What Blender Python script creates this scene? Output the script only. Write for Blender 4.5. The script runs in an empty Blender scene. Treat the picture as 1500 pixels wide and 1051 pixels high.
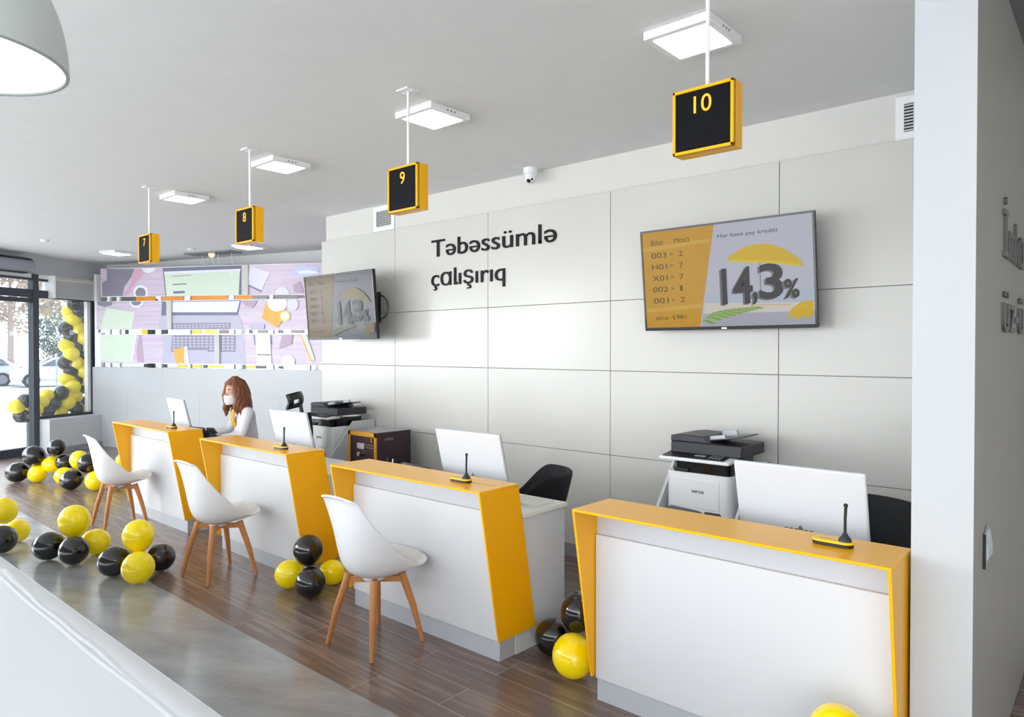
import bpy, bmesh, math, random
from math import sin, cos, pi, radians
from mathutils import Vector, Matrix

random.seed(4)
scene = bpy.context.scene
COL = scene.collection

# ---------------------------------------------------------------- materials
def lin(c):
    return tuple(((v/255)/12.92 if v/255 <= .04045 else ((v/255+.055)/1.055)**2.4) for v in c)

MATS = {}
def mat(name, rgb, rough=.5, metal=0., spec=.5, coat=0., emit=0., var=.03, scale=6., bump=0., bscale=60., alpha=1., sss=0.):
    """principled surface with a slight procedural mottling"""
    if name in MATS: return MATS[name]
    m = bpy.data.materials.new(name); m.use_nodes = True
    nt = m.node_tree; b = nt.nodes['Principled BSDF']
    c = lin(rgb)
    geo = nt.nodes.new('ShaderNodeNewGeometry')
    nz = nt.nodes.new('ShaderNodeTexNoise'); nz.inputs['Scale'].default_value = scale; nz.inputs['Detail'].default_value = 2
    nt.links.new(geo.outputs['Position'], nz.inputs['Vector'])
    mx = nt.nodes.new('ShaderNodeMix'); mx.data_type = 'RGBA'
    mx.inputs['A'].default_value = tuple(max(0, v*(1-var)) for v in c)+(1,)
    mx.inputs['B'].default_value = tuple(min(1, v*(1+var)) for v in c)+(1,)
    nt.links.new(nz.outputs['Fac'], mx.inputs['Factor'])
    nt.links.new(mx.outputs['Result'], b.inputs['Base Color'])
    b.inputs['Roughness'].default_value = rough; b.inputs['Metallic'].default_value = metal
    b.inputs['Specular IOR Level'].default_value = spec; b.inputs['Coat Weight'].default_value = coat
    b.inputs['Coat Roughness'].default_value = .08
    if sss: b.inputs['Subsurface Weight'].default_value = sss; b.inputs['Subsurface Scale'].default_value = .05
    if emit:
        nt.links.new(mx.outputs['Result'], b.inputs['Emission Color']); b.inputs['Emission Strength'].default_value = emit
    if bump:
        n2 = nt.nodes.new('ShaderNodeTexNoise'); n2.inputs['Scale'].default_value = bscale; n2.inputs['Detail'].default_value = 4
        nt.links.new(geo.outputs['Position'], n2.inputs['Vector'])
        bp = nt.nodes.new('ShaderNodeBump'); bp.inputs['Strength'].default_value = bump; bp.inputs['Distance'].default_value = .01
        nt.links.new(n2.outputs['Fac'], bp.inputs['Height']); nt.links.new(bp.outputs['Normal'], b.inputs['Normal'])
    MATS[name] = m
    return m

def glass_mat(name, tint=(.97,.99,.99), refl=.08):
    m = bpy.data.materials.new(name); m.use_nodes = True; nt = m.node_tree
    for n in list(nt.nodes): nt.nodes.remove(n)
    out = nt.nodes.new('ShaderNodeOutputMaterial'); tr = nt.nodes.new('ShaderNodeBsdfTransparent'); gl = nt.nodes.new('ShaderNodeBsdfGlossy')
    tr.inputs['Color'].default_value = tint+(1,); gl.inputs['Roughness'].default_value = .02
    mx = nt.nodes.new('ShaderNodeMixShader'); mx.inputs['Fac'].default_value = refl
    nt.links.new(tr.outputs[0], mx.inputs[1]); nt.links.new(gl.outputs[0], mx.inputs[2]); nt.links.new(mx.outputs[0], out.inputs['Surface'])
    MATS[name] = m; return m

def floor_wood():
    m = bpy.data.materials.new('wood_plank_tile'); m.use_nodes = True; nt = m.node_tree; b = nt.nodes['Principled BSDF']; L = nt.links.new
    geo = nt.nodes.new('ShaderNodeNewGeometry'); mp = nt.nodes.new('ShaderNodeMapping'); mp.inputs['Location'].default_value = (.05, -.06, 0)
    L(geo.outputs['Position'], mp.inputs['Vector'])
    br = nt.nodes.new('ShaderNodeTexBrick'); br.offset = .37; br.offset_frequency = 2
    for k, v in (('Scale', 1), ('Brick Width', 1.2), ('Row Height', .2), ('Mortar Size', .0022), ('Mortar Smooth', .1), ('Bias', 0)): br.inputs[k].default_value = v
    br.inputs['Color1'].default_value = (0, 0, 0, 1); br.inputs['Color2'].default_value = (1, 1, 1, 1); br.inputs['Mortar'].default_value = (.5, .5, .5, 1)
    L(mp.outputs['Vector'], br.inputs['Vector'])
    # grain stretched along x, shifted per plank
    sep = nt.nodes.new('ShaderNodeVectorMath'); sep.operation = 'MULTIPLY'; sep.inputs[1].default_value = (1.6, 22, 1)
    L(geo.outputs['Position'], sep.inputs[0])
    add = nt.nodes.new('ShaderNodeVectorMath'); add.operation = 'ADD'
    sc = nt.nodes.new('ShaderNodeVectorMath'); sc.operation = 'SCALE'; sc.inputs['Scale'].default_value = 9
    L(br.outputs['Color'], sc.inputs[0]); L(sep.outputs[0], add.inputs[0]); L(sc.outputs[0], add.inputs[1])
    nz = nt.nodes.new('ShaderNodeTexNoise'); nz.inputs['Scale'].default_value = 1.3; nz.inputs['Detail'].default_value = 6; nz.inputs['Roughness'].default_value = .62
    L(add.outputs[0], nz.inputs['Vector'])
    cr = nt.nodes.new('ShaderNodeValToRGB'); e = cr.color_ramp.elements
    e[0].position = .25; e[0].color = lin((88, 75, 71))+(1,); e[1].position = .8; e[1].color = lin((166, 144, 133))+(1,)
    x = e.new(.5); x.color = lin((124, 106, 99))+(1,)
    L(nz.outputs['Fac'], cr.inputs['Fac'])
    tint = nt.nodes.new('ShaderNodeMix'); tint.data_type = 'RGBA'; tint.blend_type = 'MULTIPLY'; tint.inputs['Factor'].default_value = .5
    ramp2 = nt.nodes.new('ShaderNodeValToRGB'); ramp2.color_ramp.elements[0].color = (.62, .6, .6, 1); ramp2.color_ramp.elements[1].color = (1, .97, .93, 1)
    L(br.outputs['Color'], ramp2.inputs['Fac']); L(cr.outputs['Color'], tint.inputs['A']); L(ramp2.outputs['Color'], tint.inputs['B'])
    mx = nt.nodes.new('ShaderNodeMix'); mx.data_type = 'RGBA'; mx.inputs['B'].default_value = lin((168, 152, 142))+(1,)
    L(br.outputs['Fac'], mx.inputs['Factor']); L(tint.outputs['Result'], mx.inputs['A']); L(mx.outputs['Result'], b.inputs['Base Color'])
    b.inputs['Roughness'].default_value = .27; b.inputs['Specular IOR Level'].default_value = .7
    MATS['wood'] = m; return m

def floor_tile():
    m = bpy.data.materials.new('grey_stone_tile'); m.use_nodes = True; nt = m.node_tree; b = nt.nodes['Principled BSDF']; L = nt.links.new
    geo = nt.nodes.new('ShaderNodeNewGeometry'); mp = nt.nodes.new('ShaderNodeMapping'); mp.inputs['Rotation'].default_value = (0, 0, radians(-27)); mp.inputs['Location'].default_value = (.41, -.16, 0)
    L(geo.outputs['Position'], mp.inputs['Vector'])
    br = nt.nodes.new('ShaderNodeTexBrick'); br.offset = 0
    for k, v in (('Scale', 1), ('Brick Width', .93), ('Row Height', .93), ('Mortar Size', .0016), ('Mortar Smooth', .3)): br.inputs[k].default_value = v
    L(mp.outputs['Vector'], br.inputs['Vector'])
    st = nt.nodes.new('ShaderNodeVectorMath'); st.operation = 'MULTIPLY'; st.inputs[1].default_value = (1, 2.6, 1); L(mp.outputs['Vector'], st.inputs[0])
    nz = nt.nodes.new('ShaderNodeTexNoise'); nz.inputs['Scale'].default_value = 2.2; nz.inputs['Detail'].default_value = 8; nz.inputs['Roughness'].default_value = .62
    L(st.outputs[0], nz.inputs['Vector'])
    cr = nt.nodes.new('ShaderNodeValToRGB'); e = cr.color_ramp.elements
    e[0].position = .3; e[0].color = lin((138, 139, 139))+(1,); e[1].position = .72; e[1].color = lin((174, 175, 176))+(1,)
    L(nz.outputs['Fac'], cr.inputs['Fac'])
    mx = nt.nodes.new('ShaderNodeMix'); mx.data_type = 'RGBA'; mx.inputs['B'].default_value = lin((178, 176, 172))+(1,)
    L(br.outputs['Fac'], mx.inputs['Factor']); L(cr.outputs['Color'], mx.inputs['A']); L(mx.outputs['Result'], b.inputs['Base Color'])
    b.inputs['Roughness'].default_value = .2; b.inputs['Specular IOR Level'].default_value = .75
    MATS['tile'] = m; return m

WOODF = floor_wood(); TILEF = floor_tile()
CEIL = mat('ceiling_paint', (234, 235, 235), .8)
WALLU = mat('upper_wall_paint', (214, 213, 209), .75)
PANEL = mat('glossy_white_panel', (208, 207, 202), .2, spec=.3, var=.01)
SEAM = mat('panel_joint', (140, 138, 134), .6)
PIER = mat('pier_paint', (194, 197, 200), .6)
PIER_SHADE = mat('pier_side_shade', (172, 169, 164), .6)  # pier paint darkened, the shade of the side is in the colour
GREYW = mat('grey_wall_paint', (192, 194, 198), .7)
SILLG = mat('sill_paint', (205, 207, 210), .6)
BASEG = mat('grey_skirting', (150, 152, 156), .5)
DARKF = mat('anthracite_frame', (58, 64, 72), .45)
WHITE = mat('white_plastic', (240, 241, 242), .4)
WHITEM = mat('white_matte_board', (215, 217, 221), .45, var=.01)
CREAMW = mat('worktop_laminate', (232, 233, 228), .35)
GREYB = mat('light_grey_laminate', (196, 200, 207), .45, var=.01)
PLINTH = mat('plinth_grey', (186, 190, 197), .4)
YEL = mat('yellow_lacquer', (255, 184, 0), .3, spec=.4, coat=.1, var=.01)
YELP = mat('yellow_plastic', (252, 206, 20), .35)
BLK = mat('black_plastic', (26, 27, 30), .4)
BLKG = mat('black_gloss', (14, 15, 18), .12)
BLKM = mat('black_fabric', (22, 24, 29), .8)
DKGREY = mat('dark_grey_plastic', (46, 47, 54), .45)
MIDGREY = mat('mid_grey_plastic', (128, 130, 140), .45)
SHELL = mat('white_shell_plastic', (228, 229, 232), .3, var=.01)
CUSH = mat('offwhite_leatherette', (222, 224, 222), .5)
BEECH = mat('beech_wood', (196, 132, 76), .45, var=.18, scale=25)
CHROME = mat('chrome', (210, 212, 216), .15, metal=1)
GOLD = mat('gold_paint', (190, 140, 40), .35, metal=.6)
MAROON = mat('dark_maroon_lacquer', (48, 26, 36), .28)
BALY = mat('yellow_latex', (255, 224, 0), .16, spec=.5, coat=.35, var=.06, scale=14, emit=.1)  # faint emission stands in for light passing through the latex
BALK = mat('black_latex', (16, 16, 20), .1, spec=.6, coat=.5)
LED = mat('lit_diffuser', (255, 253, 248), .5, emit=6.0)
LETTER = mat('black_letter_acrylic', (9, 10, 11), .45, spec=.2)
LETTERG = mat('grey_letter_metal', (92, 90, 88), .4)
GLASS = glass_mat('clear_glass')
BLIND = mat('roller_blind_fabric', (176, 178, 180), .8)
STEEL = mat('brushed_steel', (170, 172, 176), .35, metal=1)
SKIN = mat('skin', (214, 164, 142), .5, sss=.1)
HAIR = mat('auburn_hair', (122, 68, 40), .42, var=.5, scale=40, bump=.4, bscale=90)
BLOUSE = mat('white_blouse', (232, 232, 238), .75, bump=.15, bscale=30)
SCARF = mat('yellow_scarf', (240, 170, 20), .6)
MASK = mat('white_mask', (238, 240, 244), .7)
TROUS = mat('dark_trousers', (34, 36, 44), .8)
BROW = mat('dark_brow', (60, 36, 26), .7)
PAPER = mat('white_wrap', (228, 231, 235), .34, bump=.05, bscale=5, var=.015)

# ---------------------------------------------------------------- mesh helpers
class G:
    """collects shapes in one mesh"""
    def __init__(s): s.bm = bmesh.new(); s.mi = 0
    def _f(s, vs):
        try:
            f = s.bm.faces.new(vs); f.material_index = s.mi; return f
        except ValueError: return None
    def quad(s, *pts):
        return s._f([s.bm.verts.new(p) for p in pts])
    def box(s, x0, x1, y0, y1, z0, z1, M=None):
        P = [(x0,y0,z0),(x1,y0,z0),(x1,y1,z0),(x0,y1,z0),(x0,y0,z1),(x1,y0,z1),(x1,y1,z1),(x0,y1,z1)]
        v = [s.bm.verts.new(M @ Vector(p) if M else p) for p in P]
        for f in ((0,3,2,1),(4,5,6,7),(0,1,5,4),(1,2,6,5),(2,3,7,6),(3,0,4,7)): s._f([v[i] for i in f])
        return s
    def prism(s, pts, d):
        """pts: planar 3d loop, d: extrusion vector"""
        d = Vector(d); a = [s.bm.verts.new(p) for p in pts]; b = [s.bm.verts.new(Vector(p)+d) for p in pts]; n = len(pts)
        s._f(a[::-1]); s._f(b)
        for i in range(n): s._f([a[i], a[(i+1)%n], b[(i+1)%n], b[i]])
        return s
    def tube(s, path, r, seg=10, cap=True):
        path = [Vector(p) for p in path]; n = len(path)
        rs = r if isinstance(r, (list, tuple)) else [r]*n
        rings = []; prev = None
        for i, p in enumerate(path):
            t = (path[min(i+1, n-1)]-path[max(i-1, 0)]).normalized()
            if prev is None:
                up = Vector((0,0,1)) if abs(t.z) < .9 else Vector((0,1,0))
                u = t.cross(up).normalized()
            else:
                u = (prev - t*prev.dot(t)).normalized()
            prev = u; w = t.cross(u)
            rings.append([s.bm.verts.new(p+(u*cos(2*pi*k/seg)+w*sin(2*pi*k/seg))*rs[i]) for k in range(seg)])
        for i in range(n-1):
            for k in range(seg): s._f([rings[i][k], rings[i][(k+1)%seg], rings[i+1][(k+1)%seg], rings[i+1][k]])
        if cap: s._f(rings[0][::-1]); s._f(rings[-1])
        return s
    def cyl(s, p0, p1, r0, r1=None, seg=16):
        return s.tube([p0, p1], [r0, r0 if r1 is None else r1], seg)
    def lathe(s, prof, c=(0,0,0), seg=32, M=None):
        c = Vector(c); rings = []
        for r, z in prof:
            if r < 1e-6: 
                p = Vector((0,0,z)); rings.append([s.bm.verts.new((M @ p if M else p)+c)])
            else:
                ring = []
                for k in range(seg):
                    p = Vector((r*cos(2*pi*k/seg), r*sin(2*pi*k/seg), z)); ring.append(s.bm.verts.new((M @ p if M else p)+c))
                rings.append(ring)
        for a, b in zip(rings, rings[1:]):
            for k in range(seg):
                k2 = (k+1)%seg
                if len(a) == 1 and len(b) == 1: continue
                if len(a) == 1: s._f([a[0], b[k2], b[k]])
                elif len(b) == 1: s._f([a[k], a[k2], b[0]])
                else: s._f([a[k], a[k2], b[k2], b[k]])
        return s
    def grid(s, fn, nu, nv, closeu=False):
        V = [[s.bm.verts.new(fn(i/nu, j/nv)) for j in range(nv+1)] for i in range(nu if closeu else nu+1)]
        n = nu
        for i in range(n):
            a = V[i]; b = V[(i+1) % len(V)]
            for j in range(nv): s._f([a[j], b[j], b[j+1], a[j+1]])
        return s
    def ball(s, c, r, seg=20, rings=12, M=None, f=None):
        prof = [(sin(pi*i/rings), -cos(pi*i/rings)) for i in range(rings+1)]
        rr = Vector(r) if isinstance(r, (list, tuple)) else Vector((r, r, r)); c = Vector(c); R = []
        for q, z in prof:
            n = 1 if q < 1e-6 else seg; ring = []
            for k in range(n):
                p = Vector((q*cos(2*pi*k/seg)*rr.x, q*sin(2*pi*k/seg)*rr.y, z*rr.z))
                if f: p = f(p)
                if M: p = M @ p
                ring.append(s.bm.verts.new(p+c))
            R.append(ring)
        for a, b in zip(R, R[1:]):
            for k in range(seg):
                k2 = (k+1) % seg
                if len(a) == 1: s._f([a[0], b[k2], b[k]])
                elif len(b) == 1: s._f([a[k], a[k2], b[0]])
                else: s._f([a[k], a[k2], b[k2], b[k]])
        return s

def wloc(o):
    v = Vector((0,0,0))
    while o: v += o.location; o = o.parent
    return v

def put(name, g, m, parent=None, smooth=True, bevel=0, solid=0, sub=0, local=False, seg=2, angle=35):
    """one mesh object; geometry given in world space unless local"""
    me = bpy.data.meshes.new(name)
    bmesh.ops.recalc_face_normals(g.bm, faces=g.bm.faces)
    if parent is not None and not local:
        bmesh.ops.translate(g.bm, vec=-wloc(parent), verts=g.bm.verts)
    g.bm.to_mesh(me); g.bm.free()
    for x in (m if isinstance(m, (list, tuple)) else [m]): me.materials.append(x)
    if smooth:
        for p in me.polygons: p.use_smooth = True
        if not sub: me.set_sharp_from_angle(angle=radians(angle))
    o = bpy.data.objects.new(name, me); COL.objects.link(o)
    if parent is not None: o.parent = parent
    if solid:
        md = o.modifiers.new('thick', 'SOLIDIFY'); md.thickness = solid; md.offset = 0
    if bevel:
        md = o.modifiers.new('edge', 'BEVEL'); md.width = bevel; md.segments = seg; md.limit_method = 'ANGLE'; md.angle_limit = radians(35)
    if sub:
        md = o.modifiers.new('sub', 'SUBSURF'); md.levels = sub; md.render_levels = sub
    return o

def tag(o, label=None, cat=None, group=None, kind=None):
    if label: o['label'] = label
    if cat: o['category'] = cat
    if group: o['group'] = group
    if kind: o['kind'] = kind
    return o

def root(name, loc, label, cat, group=None):
    o = bpy.data.objects.new(name, None); COL.objects.link(o); o.location = loc; o.empty_display_size = .1
    return tag(o, label, cat, group)

def struct(name, g, m, **k):
    o = put(name, g, m, **k); o['kind'] = 'structure'; return o

def copy_tree(o, parent=None):
    c = o.copy(); COL.objects.link(c)
    if parent is not None: c.parent = parent
    for ch in list(o.children): copy_tree(ch, c)
    return c

def text_mesh(s, extrude=0., offset=0.):
    cu = bpy.data.curves.new('t', 'FONT'); cu.body = s; cu.size = 1; cu.extrude = extrude; cu.offset = offset; cu.resolution_u = 4
    o = bpy.data.objects.new('t', cu); COL.objects.link(o)
    bpy.context.view_layer.update()
    dg = bpy.context.evaluated_depsgraph_get()
    me = bpy.data.meshes.new_from_object(o.evaluated_get(dg))
    V = [v.co.copy() for v in me.vertices]; F = [tuple(p.vertices) for p in me.polygons]
    bpy.data.objects.remove(o); bpy.data.curves.remove(cu); bpy.data.meshes.remove(me)
    return V, F

def add_text(g, s, org, u, v, width=None, cap=None, depth=.004, bold=0., skew=0.):
    """lay text in the plane (u, v) with its left end and baseline at org; cap = capital height"""
    t_ = s.replace('ə', 'e'); V, F = text_mesh(t_, .5 if depth else 0, bold)
    for k in [i for i, ch in enumerate(s) if ch == 'ə']:              # the schwa is a turned e
        a = max([p.x for p in text_mesh(t_[:k])[0]]) if k else -1e9; b = max(p.x for p in text_mesh(t_[:k+1])[0])
        idx = [i for i, p in enumerate(V) if a+1e-4 < p.x <= b+1e-4]
        cx = (min(V[i].x for i in idx)+max(V[i].x for i in idx))/2; cy = (min(V[i].y for i in idx)+max(V[i].y for i in idx))/2
        for i in idx: V[i].x = 2*cx-V[i].x; V[i].y = 2*cy-V[i].y
    x0 = min(p.x for p in V); x1 = max(p.x for p in V)
    sy = cap/.73 if cap else width/(x1-x0)
    sx = width/(x1-x0) if width else sy
    u = Vector(u); v = Vector(v); n = u.cross(v); org = Vector(org)
    vs = [g.bm.verts.new(org + u*((p.x-x0)*sx+skew*p.y*sy) + v*(p.y*sy) + n*(depth*(p.z+.5) if depth else 0)) for p in V]
    for f in F: g._f([vs[i] for i in f])
    return (x1-x0)*sx

# ---------------------------------------------------------------- setting
ZC = 3.208; WY = 4.608
C0 = Vector((-13.692, 4.378, 0)); R0 = Vector((-8.928, 5.876, 0)); VS = (R0-C0).normalized(); VN = Vector((VS.y, -VS.x, 0))   # far wall axis, its normal to the room
W0 = Vector((-13.70, 4.40, 0)); WD = Vector((.42, -.907, 0)).normalized(); WN = Vector((.907, .42, 0)).normalized()             # glazed wall
def wp(t, n, z): return W0 + WD*t + WN*n + Vector((0, 0, z))
def vp(s, z, n=0): return C0 + VS*s + VN*n + Vector((0, 0, z))
YB = -5.0
floor_end = wp(9.6, 0, 0)
a = wp(-4.5, 0, 0); b = wp((W0.y-2.10)/.907*1.0, 0, 0); c = wp((W0.y-YB)/.907, 0, 0)
g = G(); g.prism([(b.x,2.10,-.12),(3.5,2.04,-.12),(3.5,8.6,-.12),(a.x,a.y,-.12)], (0,0,.12)); struct('floor', g, WOODF, smooth=False)
g = G(); g.prism([(c.x,YB,-.12),(3.5,YB,-.12),(3.5,2.04,-.12),(b.x,2.10,-.12)], (0,0,.12)); struct('floor_tile', g, TILEF, smooth=False)
g = G(); g.prism([(c.x-.2,YB,ZC),(3.5,YB,ZC),(3.5,8.6,ZC),(a.x-.2,a.y,ZC)], (0,0,.15)); struct('ceiling', g, CEIL, smooth=False)

# main service wall: painted wall behind, row of glossy panels in front
X0 = -6.948; DX = 1.3072
g = G(); g.box(X0+.03, 3.5, WY+.04, WY+.19, 0, ZC); g.box(X0+.03, X0+.13, WY+.19, 8.4, 0, ZC); struct('wall_back', g, WALLU, smooth=False)
zs = [.0, .8659, 1.5237, 2.068, 2.9231]
g = G(); g.box(X0+.004, 3.5, WY+.012, WY+.042, .02, 2.918); struct('trim_1', g, SEAM, smooth=False)
sv = root('panel_cladding', (X0, WY, 0), None, None); sv['kind'] = 'structure'
for i in range(8):
    for j in range(4):
        g = G(); e = .0022
        g.box(X0+i*DX+e, X0+(i+1)*DX-e, WY, WY+.02, zs[j]+e+(.1 if j == 0 else 0), zs[j+1]-e)
        o = put('panel', g, PANEL, sv, bevel=.002, seg=1)
g = G(); g.box(X0, X0+.003, WY, WY+.05, 0, 2.92); struct('trim_2', g, PANEL, smooth=False)
g = G(); g.box(X0, 3.5, WY-.012, WY+.02, 0, .1); struct('baseboard_back', g, BASEG, smooth=False)
# grey wall behind the screens up to the ceiling
g = G(); g.prism([vp(-.3,0,-.34), vp(8.2,0,-.34), vp(8.2,0,-.5), vp(-.3,0,-.5)], (0,0,ZC)); struct('wall_far', g, mat('far_wall_paint', (214,216,218), .7), smooth=False)

# pier with the lettered side wall
PX0, PX1, PY = -.582, -.392, 2.85
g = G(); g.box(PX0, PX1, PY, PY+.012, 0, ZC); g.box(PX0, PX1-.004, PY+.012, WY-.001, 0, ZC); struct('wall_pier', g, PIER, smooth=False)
g = G(); g.box(PX1-.004, PX1, PY+.012, WY-.001, 0, ZC); struct('wall_pier_side', g, PIER_SHADE, smooth=False)
g = G(); g.box(PX1+.001, 3.49, PY-.9, WY-.001, ZC-.03, ZC-.001); struct('ceiling_shade', g, mat('side_ceiling_shade', (120,122,125), .8), smooth=False)  # added dark sheet, puts the shade right of the pier into colour
# closing right wall out of frame
g = G(); g.box(3.5, 3.6, YB, WY, 0, ZC); struct('wall_right', g, WALLU, smooth=False)
# glass front behind the photographer
g = G()
for x in (-15, -12, -9, -6, -3, 0, 3): g.box(x-.06, x+.06, YB-.05, YB+.05, 0, ZC)
g.box(-18.5, 3.5, YB-.05, YB+.05, 2.5, 2.62); g.box(-18.5, 3.5, YB-.05, YB+.05, 0, .12)
struct('window_front', g, DARKF, smooth=False)

# glazed entrance wall on the left
def wbox(g, t0, t1, n0, n1, z0, z1):
    P = [wp(t0,n0,z0),wp(t1,n0,z0),wp(t1,n1,z0),wp(t0,n1,z0)]
    g.prism(P, (0,0,z1-z0))
TE = (W0.y-YB)/.907
g = G(); wbox(g, -4.5, TE, -.16, 0, 2.9, ZC); wbox(g, -4.5, 0.0, -.16, 0, 0, 2.9); struct('wall_left', g, GREYW, smooth=False)
g = G(); wbox(g, 0, TE, -.1, .02, 2.835, 2.9); wbox(g, .835, .86, -.1, .16, 2.53, 2.9); struct('trim_3', g, WHITE, smooth=False)
# window 1 : frame, jamb, pane
wr = root('window_1', wp(.6, 0, .58), None, None); wr['kind'] = 'structure'
g = G(); wbox(g, -.02, .035, -.08, .03, .5, 2.62); wbox(g, 0, 1.05, -.06, .03, .555, .60); wbox(g, 0, 1.05, -.06, .03, 2.525, 2.65); wbox(g, .0, 1.05, -.06, .03, 2.80, 2.835); put('window_frame', g, DARKF, wr, smooth=False)
g = G(); wbox(g, .035, .10, -.07, .0, .60, 2.525); put('jamb', g, WHITE, wr, smooth=False)
g = G(); wbox(g, .10, 1.05, -.03, -.024, .60, 2.525); wbox(g, .035, 1.05, -.03, -.024, 2.65, 2.80); put('pane', g, GLASS, wr, smooth=False)
# door 1 : posts, leaf frame, panes
dr = root('door_1', wp(1.9, 0, 0), None, None); dr['kind'] = 'structure'
g = G(); wbox(g, 1.045, 1.145, -.06, .05, 0, 2.9); wbox(g, 3.1, 3.2, -.06, .05, 0, 2.9); wbox(g, 1.145, TE, -.06, .04, 2.525, 2.65); wbox(g, 1.145, TE, -.06, .04, 2.80, 2.835); wbox(g, 5.2, 5.3, -.06, .05, 0, 2.9); put('door_frame', g, DARKF, dr, smooth=False)
g = G(); wbox(g, 1.145, TE, -.05, .03, 2.44, 2.512); wbox(g, 1.145, TE, -.05, .03, 0.0, .13); put('door_leaf', g, DARKF, dr, smooth=False)
g = G(); wbox(g, 1.145, TE, -.02, -.012, .13, 2.44); wbox(g, 1.145, TE, -.02, -.012, 2.65, 2.80); put('door_pane', g, GLASS, dr, smooth=False)
# boxed sill under the window
g = G(); wbox(g, 0, 1.052, 0, .26, .0, .555); struct('trim_4', g, SILLG, smooth=False)
g = G(); wbox(g, 0, 1.06, .26, .275, 0, .09); struct('baseboard_left', g, BASEG, smooth=False)

# roller blind
rb = root('roller_blind', wp(.4, .2, 2.87), 'grey roller blind half lowered over the window left of the screens', 'blind')
g = G(); wbox(g, .0, .82, .10, .125, 2.535, 2.83); put('fabric', g, BLIND, rb, smooth=False)
g = G(); g.cyl(wp(-.02,.115,2.845), wp(.83,.115,2.845), .028, seg=12); put('roller', g, mat('cream_rail', (206, 202, 190), .5), rb)
# air curtain over the entrance
ac = root('air_curtain', wp(2.2, .2, 3.0), 'grey air curtain unit with a dark slot above the entrance door', 'air curtain')
g = G(); pr = [(.0,2.89),(.2,2.91),(.25,2.98),(.24,3.06),(.18,3.12),(.0,3.13)]
g.prism([wp(1.25, n, z) for n, z in pr], WD*1.6); put('body', g, mat('air_unit_grey', (150, 154, 164), .5), ac, bevel=.02)
g = G(); g.prism([wp(1.28, n, z) for n, z in [(.06,3.132),(.17,3.126),(.215,3.098),(.215,3.088),(.17,3.10),(.06,3.12)]], WD*1.5); put('slot', g, BLK, ac)
g = G(); wbox(g, 1.32, 2.7, .06, .16, 2.885, 2.905); put('outlet', g, DKGREY, ac)

# ---------------------------------------------------------------- far wall: board and three offset bands of screens
g = G(); g.prism([vp(0,0,0), vp(7.6,0,0), vp(7.6,0,-.12), vp(0,0,-.12)], (0,0,1.383)); struct('wall_screen_base', g, mat('base_panel_white', (192, 195, 199), .3, var=.01), smooth=False)
g = G()
def vbar(g, s0, s1, z0, z1, n0, n1): g.prism([vp(s0,z0,n0), vp(s1,z0,n0), vp(s1,z0,n1), vp(s0,z0,n1)], (0,0,z1-z0))
vbar(g, .0, 7.6, .966, .972, .0005, .0015)
for s in (1.755, 3.43, 5.1): vbar(g, s-.003, s+.003, .97, 1.383, .0005, .0015)
for s in (.901, 2.584, 4.25): vbar(g, s-.003, s+.003, .0, .97, .0005, .0015)
struct('trim_5', g, mat('soft_joint', (186, 190, 194), .6), smooth=False)
g = G(); g.prism([vp(.2,1.383,-.20), vp(7.6,1.383,-.20), vp(7.6,1.383,-.26), vp(.2,1.383,-.26)], (0,0,1.60)); struct('wall_screen_back', g, mat('screen_back_white', (222, 222, 218), .5), smooth=False)

PICT = {'gry': (134,130,144), 'wht': (222,222,234), 'pnk': (206,164,184), 'slt': (116,120,144), 'grn': (204,218,202), 'lav': (212,210,228), 'blu': (186,198,226), 'mau': (178,156,176), 'lvg': (182,180,202), 'key': (140,138,160), 'org': (232,168,72), 'yel': (240,214,160)}
def lit(name, rgb, e=.16, var=.02, scale=6): return mat('lit_'+name, rgb, .35, emit=e, var=var, scale=scale, spec=.3)
def picture_bg():
    m = bpy.data.materials.new('lit_desk_photo'); m.use_nodes = True; nt = m.node_tree; b = nt.nodes['Principled BSDF']; L = nt.links.new
    geo = nt.nodes.new('ShaderNodeNewGeometry'); mp = nt.nodes.new('ShaderNodeVectorMath'); mp.operation = 'MULTIPLY'; mp.inputs[1].default_value = (.5, .5, 14); L(geo.outputs['Position'], mp.inputs[0])
    nz = nt.nodes.new('ShaderNodeTexNoise'); nz.inputs['Scale'].default_value = 1.6; nz.inputs['Detail'].default_value = 5; L(mp.outputs[0], nz.inputs['Vector'])
    cr = nt.nodes.new('ShaderNodeValToRGB'); e = cr.color_ramp.elements; e[0].position = .3; e[0].color = lin((190,174,194))+(1,); e[1].position = .75; e[1].color = lin((208,196,214))+(1,)
    L(nz.outputs['Fac'], cr.inputs['Fac']); L(cr.outputs['Color'], b.inputs['Base Color']); L(cr.outputs['Color'], b.inputs['Emission Color'])
    b.inputs['Emission Strength'].default_value = .16; b.inputs['Roughness'].default_value = .35; return m
PBG = picture_bg()
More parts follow.
